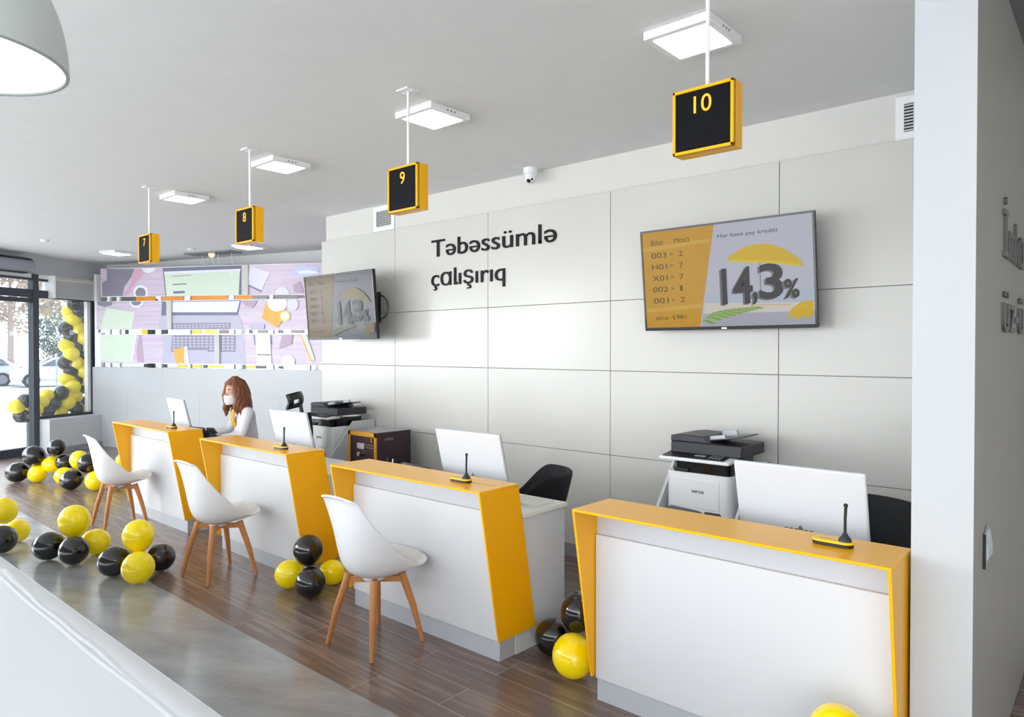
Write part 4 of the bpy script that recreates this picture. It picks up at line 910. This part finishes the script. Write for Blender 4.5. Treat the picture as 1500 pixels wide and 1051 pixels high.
# ---------------------------------------------------------------- seated woman
PB = Vector((-6.764, 3.595, 0)); PF = Vector((-.30,-.954,0)).normalized(); PL = Vector((-PF.y, PF.x, 0))
def pp_(f, l, z): return PB + PF*f + PL*l + Vector((0,0,z))
def skin_mesh(chains, sub=2, name='t'):
    """chains: lists of (point, rx, ry); the first vertex of later chains that coincides with an earlier vertex is welded"""
    me = bpy.data.meshes.new(name); V = []; E = []; R = []; idx = {}
    for chn in chains:
        prev = None
        for p, rx, ry in chn:
            k = tuple(round(q, 4) for q in p)
            if k not in idx: idx[k] = len(V); V.append(p); R.append((rx, ry))
            i = idx[k]
            if prev is not None: E.append((prev, i))
            prev = i
    me.from_pydata(V, E, []); o = bpy.data.objects.new(name, me); COL.objects.link(o)
    md = o.modifiers.new('s', 'SKIN'); md.use_smooth_shade = True; md.branch_smoothing = .6
    lay = me.skin_vertices[0].data
    for i, r in enumerate(R): lay[i].radius = r
    lay[0].use_root = True
    o.modifiers.new('b', 'SUBSURF').levels = sub
    bpy.context.view_layer.update(); dg = bpy.context.evaluated_depsgraph_get()
    m2 = bpy.data.meshes.new_from_object(o.evaluated_get(dg)); bpy.data.objects.remove(o)
    return m2
def merge_remesh(meshes, voxel, name, m, parent, smooth_it=0):
    bm = bmesh.new()
    for x in meshes:
        if isinstance(x, G):
            t = bpy.data.meshes.new('x'); x.bm.to_mesh(t); x.bm.free(); bm.from_mesh(t)
        else: bm.from_mesh(x)
    bmesh.ops.recalc_face_normals(bm, faces=bm.faces)
    me = bpy.data.meshes.new('x'); bm.to_mesh(me); bm.free()
    o = bpy.data.objects.new('x', me); COL.objects.link(o)
    if voxel:
        md = o.modifiers.new('r', 'REMESH'); md.mode = 'VOXEL'; md.voxel_size = voxel; md.use_smooth_shade = True
    if smooth_it: s = o.modifiers.new('sm', 'SMOOTH'); s.iterations = smooth_it; s.factor = .5
    bpy.context.view_layer.update(); dg = bpy.context.evaluated_depsgraph_get()
    m2 = bpy.data.meshes.new_from_object(o.evaluated_get(dg)); bpy.data.objects.remove(o)
    off = wloc(parent)
    for v in m2.vertices: v.co -= off
    for p in m2.polygons: p.use_smooth = True
    m2.materials.clear(); m2.materials.append(m)
    ob = bpy.data.objects.new(name, m2); COL.objects.link(ob); ob.parent = parent
    return ob
wm = root('person', PB, 'woman with long auburn hair, white mask and yellow scarf seated at the far counter', 'person')
HC = pp_(.115, .0, 1.262)          # head centre
HM = Matrix((( PL.x, PF.x, 0), (PL.y, PF.y, 0), (0, 0, 1)))      # local (left, forward, up) -> world
tilt = Matrix.Rotation(radians(-8), 3, 'X') @ Matrix.Rotation(radians(-14), 3, 'Z').inverted()
HR = HM @ Matrix.Rotation(radians(-24), 3, 'Z') @ Matrix.Rotation(radians(-6), 3, 'X')
def hp_(l, f, z): return HC + HR @ Vector((l, f, z))
def headshape(p):
    x, y, z = p
    s = 1
    if z < 0: s = 1-.32*(-z/.118)**1.6           # jaw narrows
    x *= s; 
    if z < 0 and y > 0: y = y*(1-.10*(-z/.118))+.012*(-z/.118)
    if z < 0 and y < 0: y *= 1-.30*(-z/.118)
    return Vector((x, y, z))
gh = G(); gh.ball(HC, (.074,.094,.118), 32, 22, M=HR, f=headshape)
gh.tube([hp_(0,.085,.018), hp_(0,.100,-.005), hp_(0,.112,-.026), hp_(0,.100,-.038)], [.006,.010,.014,.008], 10)      # nose
for s in (-1,1): gh.ball(hp_(s*.073,-.005,-.005), (.010,.020,.030), 10, 8, M=HR)                                 # ears
hip = pp_(0,0,.56); 
shL, shR = pp_(.02,.165,1.075), pp_(.02,-.165,1.075)
elL, elR = pp_(.09,.235,.835), pp_(.14,-.245,.85)
wrL, wrR = pp_(.30,.145,.815), pp_(.37,-.20,.815)
chest = pp_(.02,0,.95)
def body_chains(k, arms_to=1.0, legs=True):
    e = k
    C_ = [[(hip,.14+e,.115+e),(pp_(.0,0,.70),.125+e,.10+e),(pp_(.01,0,.84),.14+e,.105+e),(chest,.145+e,.105+e),(pp_(.012,0,1.06),.10+e,.075+e),(pp_(.03,0,1.115),.05+e,.05+e)]]
    for sh, el, wr in ((shL,elL,wrL),(shR,elR,wrR)):
        C_.append([(pp_(.012,0,1.06),.10+e,.075+e),(sh,.052+e,.052+e),((sh+el)/2,.043+e,.045+e),(el,.038+e,.038+e),((el*.45+wr*.55),.032+e,.033+e),(el+(wr-el)*arms_to,.024+e,.022+e)])
    return C_
c1 = body_chains(0)
c1[0] += [(pp_(.055,0,1.16),.045,.045),(pp_(.085,0,1.21),.045,.045)]
for s in (-1,1):
    c1.append([(hip,.14,.115),(pp_(.10,s*.085,.56),.085,.085),(pp_(.40,s*.10,.55),.062,.062),(pp_(.45,s*.10,.50),.055,.055),(pp_(.42,s*.10,.28),.048,.05),(pp_(.40,s*.10,.09),.035,.038),(pp_(.50,s*.10,.04),.03,.028)])
body = [skin_mesh(c1)]
# hands: palm with five separate fingers
for s, wr, dirv in ((1, wrL, (PF*.75-PL*.65)), (-1, wrR, (PF*.9-PL*.25))):
    d = dirv.normalized(); side = Vector((0,0,1)).cross(d).normalized()
    pal = wr + d*.075 + Vector((0,0,-.008))
    gh.tube([wr-d*.02, wr+d*.03, wr+d*.06, pal+d*.01], [.022,.026,.031,.024], 10)
    for k, (o_, ln) in enumerate(((-.030,.056),(-.010,.068),(.010,.074),(.029,.066))):
        b0 = pal + side*o_; gh.tube([b0-d*.02, b0+d*ln*.4+Vector((0,0,.004)), b0+d*ln*.75-Vector((0,0,.004)), b0+d*ln-Vector((0,0,.014))], [.0095,.009,.0085,.007], 8)
    t0 = wr + d*.03 - side*s*(-.028)*-1
    gh.tube([wr+d*.025+side*(-s)*.02, wr+d*.055+side*(-s)*.043, wr+d*.085+side*(-s)*.048-Vector((0,0,.008))], [.012,.010,.008], 8)
body.append(gh)
bo = merge_remesh(body, .0065, 'body', SKIN, wm, 2)
# blouse with collar
bl = body_chains(.014, .93)
bl[0] = bl[0][:-1]+[(pp_(.025,0,1.105),.062,.062)]
blm = skin_mesh(bl)
gc = G()
for s in (-1,1):
    gc.grid(lambda u,v: pp_(.075+.055*u-.01*v, s*(.012+.06*u**.5*(1-.2*v)+.055*v*(1-u)), 1.125-.075*u-.05*v*u), 8, 4)
blo = merge_remesh([blm], .009, 'blouse', BLOUSE, wm, 2)
put('collar', gc, BLOUSE, wm, solid=.005)
# trousers and shoes
tc = [[(pp_(-.01,0,.60),.15,.125),(pp_(0,0,.54),.155,.125)]]
for s in (-1,1): tc.append([(pp_(0,0,.54),.155,.125),(pp_(.10,s*.085,.56),.095,.095),(pp_(.40,s*.10,.55),.074,.074),(pp_(.455,s*.10,.50),.066,.066),(pp_(.42,s*.10,.28),.06,.06),(pp_(.40,s*.10,.10),.055,.055)])
merge_remesh([skin_mesh(tc)], .012, 'trousers', TROUS, wm, 1)
for s in (-1,1):
    g = G(); g.ball(pp_(.47,s*.10,.035), (.045,.13,.034), 14, 10, M=HM); put('shoe', g, BLK, wm)
# mask over nose and chin
def maskf(u, v):
    a = (u-.5)*2.5; zz = -.118+.095*v
    w = .079*(1-.20*(1-v)); fr = .108+.010*sin(pi*v)
    return hp_(w*sin(a), fr*cos(a)*(1.0)+.012*(1-abs(u-.5)*2)*v, zz)
g = G(); g.grid(maskf, 20, 10); put('face_mask', g, MASK, wm, solid=.003)
g = G()
for s in (-1,1): g.tube([hp_(s*.074,.035,-.03), hp_(s*.082,.0,-.012), hp_(s*.08,-.02,.01)], .0015, 6); g.tube([hp_(s*.066,.035,-.10), hp_(s*.08,.0,-.05), hp_(s*.08,-.02,-.02)], .0015, 6)
put('mask_loop', g, MASK, wm)
for s in (-1,1):
    g = G(); g.ball(hp_(s*.030,.082,.012), (.013,.007,.007), 12, 8, M=HR); e_ = put('eye', g, mat('eye_white', (230,226,222), .3), wm)
    g = G(); g.ball(hp_(s*.030,.088,.012), (.006,.004,.006), 10, 6, M=HR); put('iris', g, BROW, e_)
    g = G(); g.tube([hp_(s*.014,.091,.031), hp_(s*.032,.088,.038), hp_(s*.050,.074,.034)], [.003,.0038,.002], 8); put('eyebrow', g, BROW, wm)
# scarf tied at the neck
g = G(); g.lathe([(.056,-.016),(.066,-.006),(.064,.010),(.054,.016)], pp_(.05,0,1.128), 24); put('scarf_band', g, SCARF, wm, solid=.006)
g = G()
g.grid(lambda u, v: pp_(.108+.055*sin(pi*min(1,v*1.1))*.8+.012*cos((u-.5)*5)-.02*v, (-.03*v)+(u-.5)*(.045+.10*v*(1-.35*v)), 1.115-.26*v), 10, 18)
put('scarf_tail', g, SCARF, wm, solid=.008)
# hair: cap plus wavy locks
rng = random.Random(7)
g = G()
def cap(u, v):
    a = 2*pi*u
    el = pi/2-v*2.05
    r = 1.0
    fx = cos(el)*sin(a); fy = cos(el)*cos(a); fz = sin(el)
    return fx, fy, fz
def capf(p):
    return p
nu, nv = 40, 18
Vv = []
for i in range(nu):
    col = []
    a = 2*pi*i/nu                      # 0 = front
    front = max(0, cos(a))
    vmax = 1.0 if cos(a) < .45 else .52-.10*(cos(a)-.45)
    for j in range(nv+1):
        el = pi/2-(j/nv)*vmax*2.25
        wob = 1+.03*sin(a*9+j*.6)
        col.append(g.bm.verts.new(hp_(.098*cos(el)*sin(a)*wob, -.008+.114*cos(el)*cos(a)*wob, .016+.128*sin(el))))
    Vv.append(col)
for i in range(nu):
    for j in range(nv):
        g._f([Vv[i][j], Vv[(i+1)%nu][j], Vv[(i+1)%nu][j+1], Vv[i][j+1]])
for k in range(54):
    a = radians(rng.uniform(58, 302)); fy = cos(a); fx = sin(a)
    back = max(0, -fy)
    ln = rng.uniform(.20,.27)+.05*back
    pts = []; rad = []
    ph0 = rng.uniform(0, 6)
    for j in range(9):
        t = j/8
        if t < .22: el = pi/2*(1-t/.22)*.9; q = cos(el); z = .016+.132*sin(el)
        else: q = 1.0+.25*(t-.22)+.05*sin(t*9+ph0); z = .016-(t-.22)/.78*ln
        w = .012*sin(t*11+ph0)
        pts.append(hp_(.098*fx*q+w*fy*1.0, -.010+.108*fy*q-w*fx+.015*t*(1-back), z)); rad.append((.012+.016*min(1,t*3))*(1 if t < .7 else 1-.75*(t-.7)/.3)*rng.uniform(.9,1.15))
    g.tube(pts, rad, 8)
put('hair', g, HAIR, wm, angle=80)

# ---------------------------------------------------------------- outside
OUT = mat('bright_forecourt', (222, 220, 216), .9)
g = G(); g.box(-140,-13.4,-60,90,-.5,-.12); struct('ground_outside', g, OUT, smooth=False)
CARW = mat('car_white_paint', (206,208,212), .2, coat=.5)
CARG = mat('car_window', (92, 104, 112), .1)
TYRE = mat('tyre', (52,52,56), .8)
RIM = mat('wheel_rim', (130,132,138), .3, metal=.6)
def make_car():
    r = root('car', (0,0,0), 'x', 'car', 'white parked cars outside')
    # local x = length, nose at +x
    out = [(-2.1,.35),(-2.15,.75),(-2.05,.98),(-1.9,1.0),(-1.35,1.42),(-.3,1.47),(.45,1.40),(1.15,.98),(1.95,.86),(2.15,.62),(2.12,.32)]
    g = G()
    W = [(.0)]*len(out)
    rings = []
    for x, z in out: rings.append(z)
    def hw(z): return .86 if z < .98 else .86-.42*(z-.98)
    n = len(out); L_ = [g.bm.verts.new((x,-hw(z),z)) for x,z in out]; R_ = [g.bm.verts.new((x,hw(z),z)) for x,z in out]
    mid = [(x,z) for x,z in out]
    g._f(L_); g._f(R_[::-1])
    for i in range(n): g._f([L_[i], R_[i], R_[(i+1)%n], L_[(i+1)%n]])
    put('car_body', g, CARW, r, local=True, bevel=.06, seg=3)
    for s in (-1,1):
        for pts in ([(-1.6,1.02),(-1.28,1.34),(-.5,1.38),(-.5,1.02)], [(-.42,1.02),(-.42,1.38),(.38,1.32),(.98,1.0)]):
            g = G(); v = [(x, s*(hw(z)+.012), z) for x,z in pts]; g.prism(v, (0,-s*.02,0)); put('side_window', g, CARG, r, local=True, smooth=False)
    g = G(); g.prism([(.52,-.62,1.40),(1.12,-.78,1.02),(1.12,.78,1.02),(.52,.62,1.40)], (.02,0,.02)); put('windscreen', g, CARG, r, local=True, smooth=False)
    g = G(); g.prism([(-1.40,-.62,1.40),(-1.90,-.78,1.02),(-1.90,.78,1.02),(-1.40,.62,1.40)], (-.03,0,.02)); put('rear_window', g, CARG, r, local=True, smooth=False)
    for x in (-1.3,1.3):
        for s in (-1,1):
            g = G(); g.cyl((x,s*.70,.33),(x,s*.99,.33),.34,seg=28); w = put('wheel', g, TYRE, r, local=True)
            g = G()
            g.cyl((x,s*.985,.33),(x,s*1.0,.33),.22,seg=20); put('rim', g, RIM, w, local=True)
    for s in (-1,1):
        g = G(); g.box(-2.17,-1.98,s*.62-.18,s*.62+.24*s if s > 0 else s*.62+.18,.74,.92); put('tail_lamp', g, mat('tail_lamp_red', (206,120,118), .3), r, local=True)
        g = G(); g.box(1.98,2.14,s*.6-.16,s*.6+.16,.66,.80); put('head_lamp', g, mat('lamp_clear', (214,220,226), .15), r, local=True)
    return r
car = make_car()
for i, (x, y, rz, lab) in enumerate(((-42.52, 8.22, radians(258), 'white parked car outside seen through the entrance door'), (-39.5, 11.35, radians(258), 'white parked car outside seen through the window beside the balloons'))):
    o = car if i == 0 else copy_tree(car)
    o.location = (x, y, -.12); o.rotation_euler.z = rz; o['label'] = lab
def tree(name, x, y, h, crown, n, m, lab, seed, z0=2.2, trunk=.22, cat='tree', lean=0):
    rg = random.Random(seed)
    r = root(name, (x, y, -.12), lab, cat, 'trees beyond the parked cars' if cat == 'tree' else None)
    g = G(); top = Vector((x+lean, y, h*.75))
    g.tube([(x,y,-.13),(x+.1+lean*.3,y,h*.3),tuple(top)], [trunk,trunk*.8,trunk*.3], 10)
    for k in range(9):
        a = rg.uniform(0,6.28); b = Vector((x+lean*.6,y,h*rg.uniform(.35,.7))); g.tube([b, b+Vector((cos(a),sin(a),.5))*crown*.6], [trunk*.35,trunk*.1], 6)
    put('trunk', g, mat('bark', (190,174,166), .9), r)
    g = G()
    cl = [(rg.uniform(-1,1)*crown, rg.uniform(-1,1)*crown, rg.uniform(z0,h), rg.uniform(.45,1.0)*crown*.42) for _ in range(34)]
    for k in range(n):
        cx, cy, cz, cr_ = cl[k % len(cl)]
        d = Vector((rg.gauss(0,1),rg.gauss(0,1),rg.gauss(0,.8))); d = d.normalized()*cr_*rg.uniform(.5,1)
        c = Vector((x+lean*.6+cx, y+cy, cz))+d; s = rg.uniform(.05,.12)*crown*.42
        u = Vector((rg.gauss(0,1),rg.gauss(0,1),rg.gauss(0,1))).normalized(); w = u.orthogonal().normalized()*s*.6; u = u*s
        g.quad(c-u, c+w, c+u, c-w)
    put('foliage', g, m, r, smooth=False)
PINE = mat('dry_pine_foliage', (214,198,182), .9, var=.45, scale=1.2)
OLIVE = mat('olive_foliage', (198,196,172), .9, var=.4, scale=1.0)
DARKSH = mat('dark_shrub_foliage', (112,120,120), .9, var=.4, scale=2)
tree('pine_tree', -54.0, 12.6, 9.2, 4.6, 7000, PINE, 'tall brownish pine tree with a bare trunk beyond the white cars', 3, z0=3.9, trunk=.2)
tree('pine_tree', -58.0, 19.5, 9.0, 4.6, 6000, OLIVE, 'olive pine tree seen through the window above the dark shrub', 5, z0=3.6, trunk=.17)
tree('pine_tree', -56.0, 6.5, 9.0, 4.0, 4500, OLIVE, 'olive tree at the left edge beyond the entrance door', 9, z0=3.6, trunk=.16)
tree('shrub', -48.0, 15.2, 3.2, 2.3, 5500, DARKSH, 'dark shrub behind the parked cars', 8, z0=.2, trunk=.1, cat='shrub')
g = G(); g.cyl((-30.6,8.6,-.12),(-30.6,8.6,1.55),.03,seg=8); tag(put('bollard_post', g, STEEL), 'thin grey post on the forecourt outside the window', 'post')

# ---------------------------------------------------------------- light and camera
w = bpy.data.worlds.new('World'); scene.world = w; w.use_nodes = True
nt = w.node_tree; bg = nt.nodes['Background']
tc_ = nt.nodes.new('ShaderNodeTexCoord'); sp_ = nt.nodes.new('ShaderNodeSeparateXYZ'); nt.links.new(tc_.outputs['Generated'], sp_.inputs[0])
cr_ = nt.nodes.new('ShaderNodeValToRGB'); cr_.color_ramp.elements[0].position = .45; cr_.color_ramp.elements[0].color = (.92,.94,.96,1); cr_.color_ramp.elements[1].position = .9; cr_.color_ramp.elements[1].color = (.72,.84,1,1)
mr = nt.nodes.new('ShaderNodeMapRange'); mr.inputs['From Min'].default_value = -1; nt.links.new(sp_.outputs['Z'], mr.inputs['Value']); nt.links.new(mr.outputs['Result'], cr_.inputs['Fac'])
nt.links.new(cr_.outputs['Color'], bg.inputs['Color']); bg.inputs['Strength'].default_value = 2.8
def area(name, loc, target, sx, sy, power, col=(1,1,1)):
    l = bpy.data.lights.new(name, 'AREA'); l.shape = 'RECTANGLE'; l.size = sx; l.size_y = sy; l.energy = power; l.color = col
    o = bpy.data.objects.new(name, l); COL.objects.link(o); o.location = loc
    o.rotation_euler = (Vector(target)-Vector(loc)).to_track_quat('-Z', 'Y').to_euler(); return o
area('window_daylight', (-5.0, YB+.25, 1.7), (-5.0, 4, 1.2), 14, 2.8, 400, (.95,.98,1))
area('door_daylight', tuple(wp(4.6, .15, 1.4)), tuple(wp(4.6, 4, 1.0)), 6, 2.4, 36, (.95,.98,1))
area('side_daylight', (3.3, -1.6, 1.8), (-4, 2.6, .8), 5, 2.6, 170, (.97,.99,1))
fd = area('floor_daylight', (-11.6, -2.0, 2.5), (-8.0, 1.6, 0), 6, 3.0, 300, (.96,.98,1)); fd.data.spread = radians(95)
cam_ = bpy.data.cameras.new('Camera'); co = bpy.data.objects.new('Camera', cam_); COL.objects.link(co)
F, YAW, PITCH, ROLL, HCAM = 1026.6073, .7205, -.0130, -.0001, 1.6906
cam_.sensor_width = 36; cam_.sensor_fit = 'HORIZONTAL'; cam_.lens = 36*F/1500; cam_.clip_start = .05; cam_.clip_end = 500
co.location = (0, 0, HCAM)
co.rotation_euler = (pi/2+PITCH, 0, YAW)
scene.camera = co
scene.view_settings.view_transform = 'Standard'; scene.view_settings.look = 'None'; scene.view_settings.exposure = -0.05
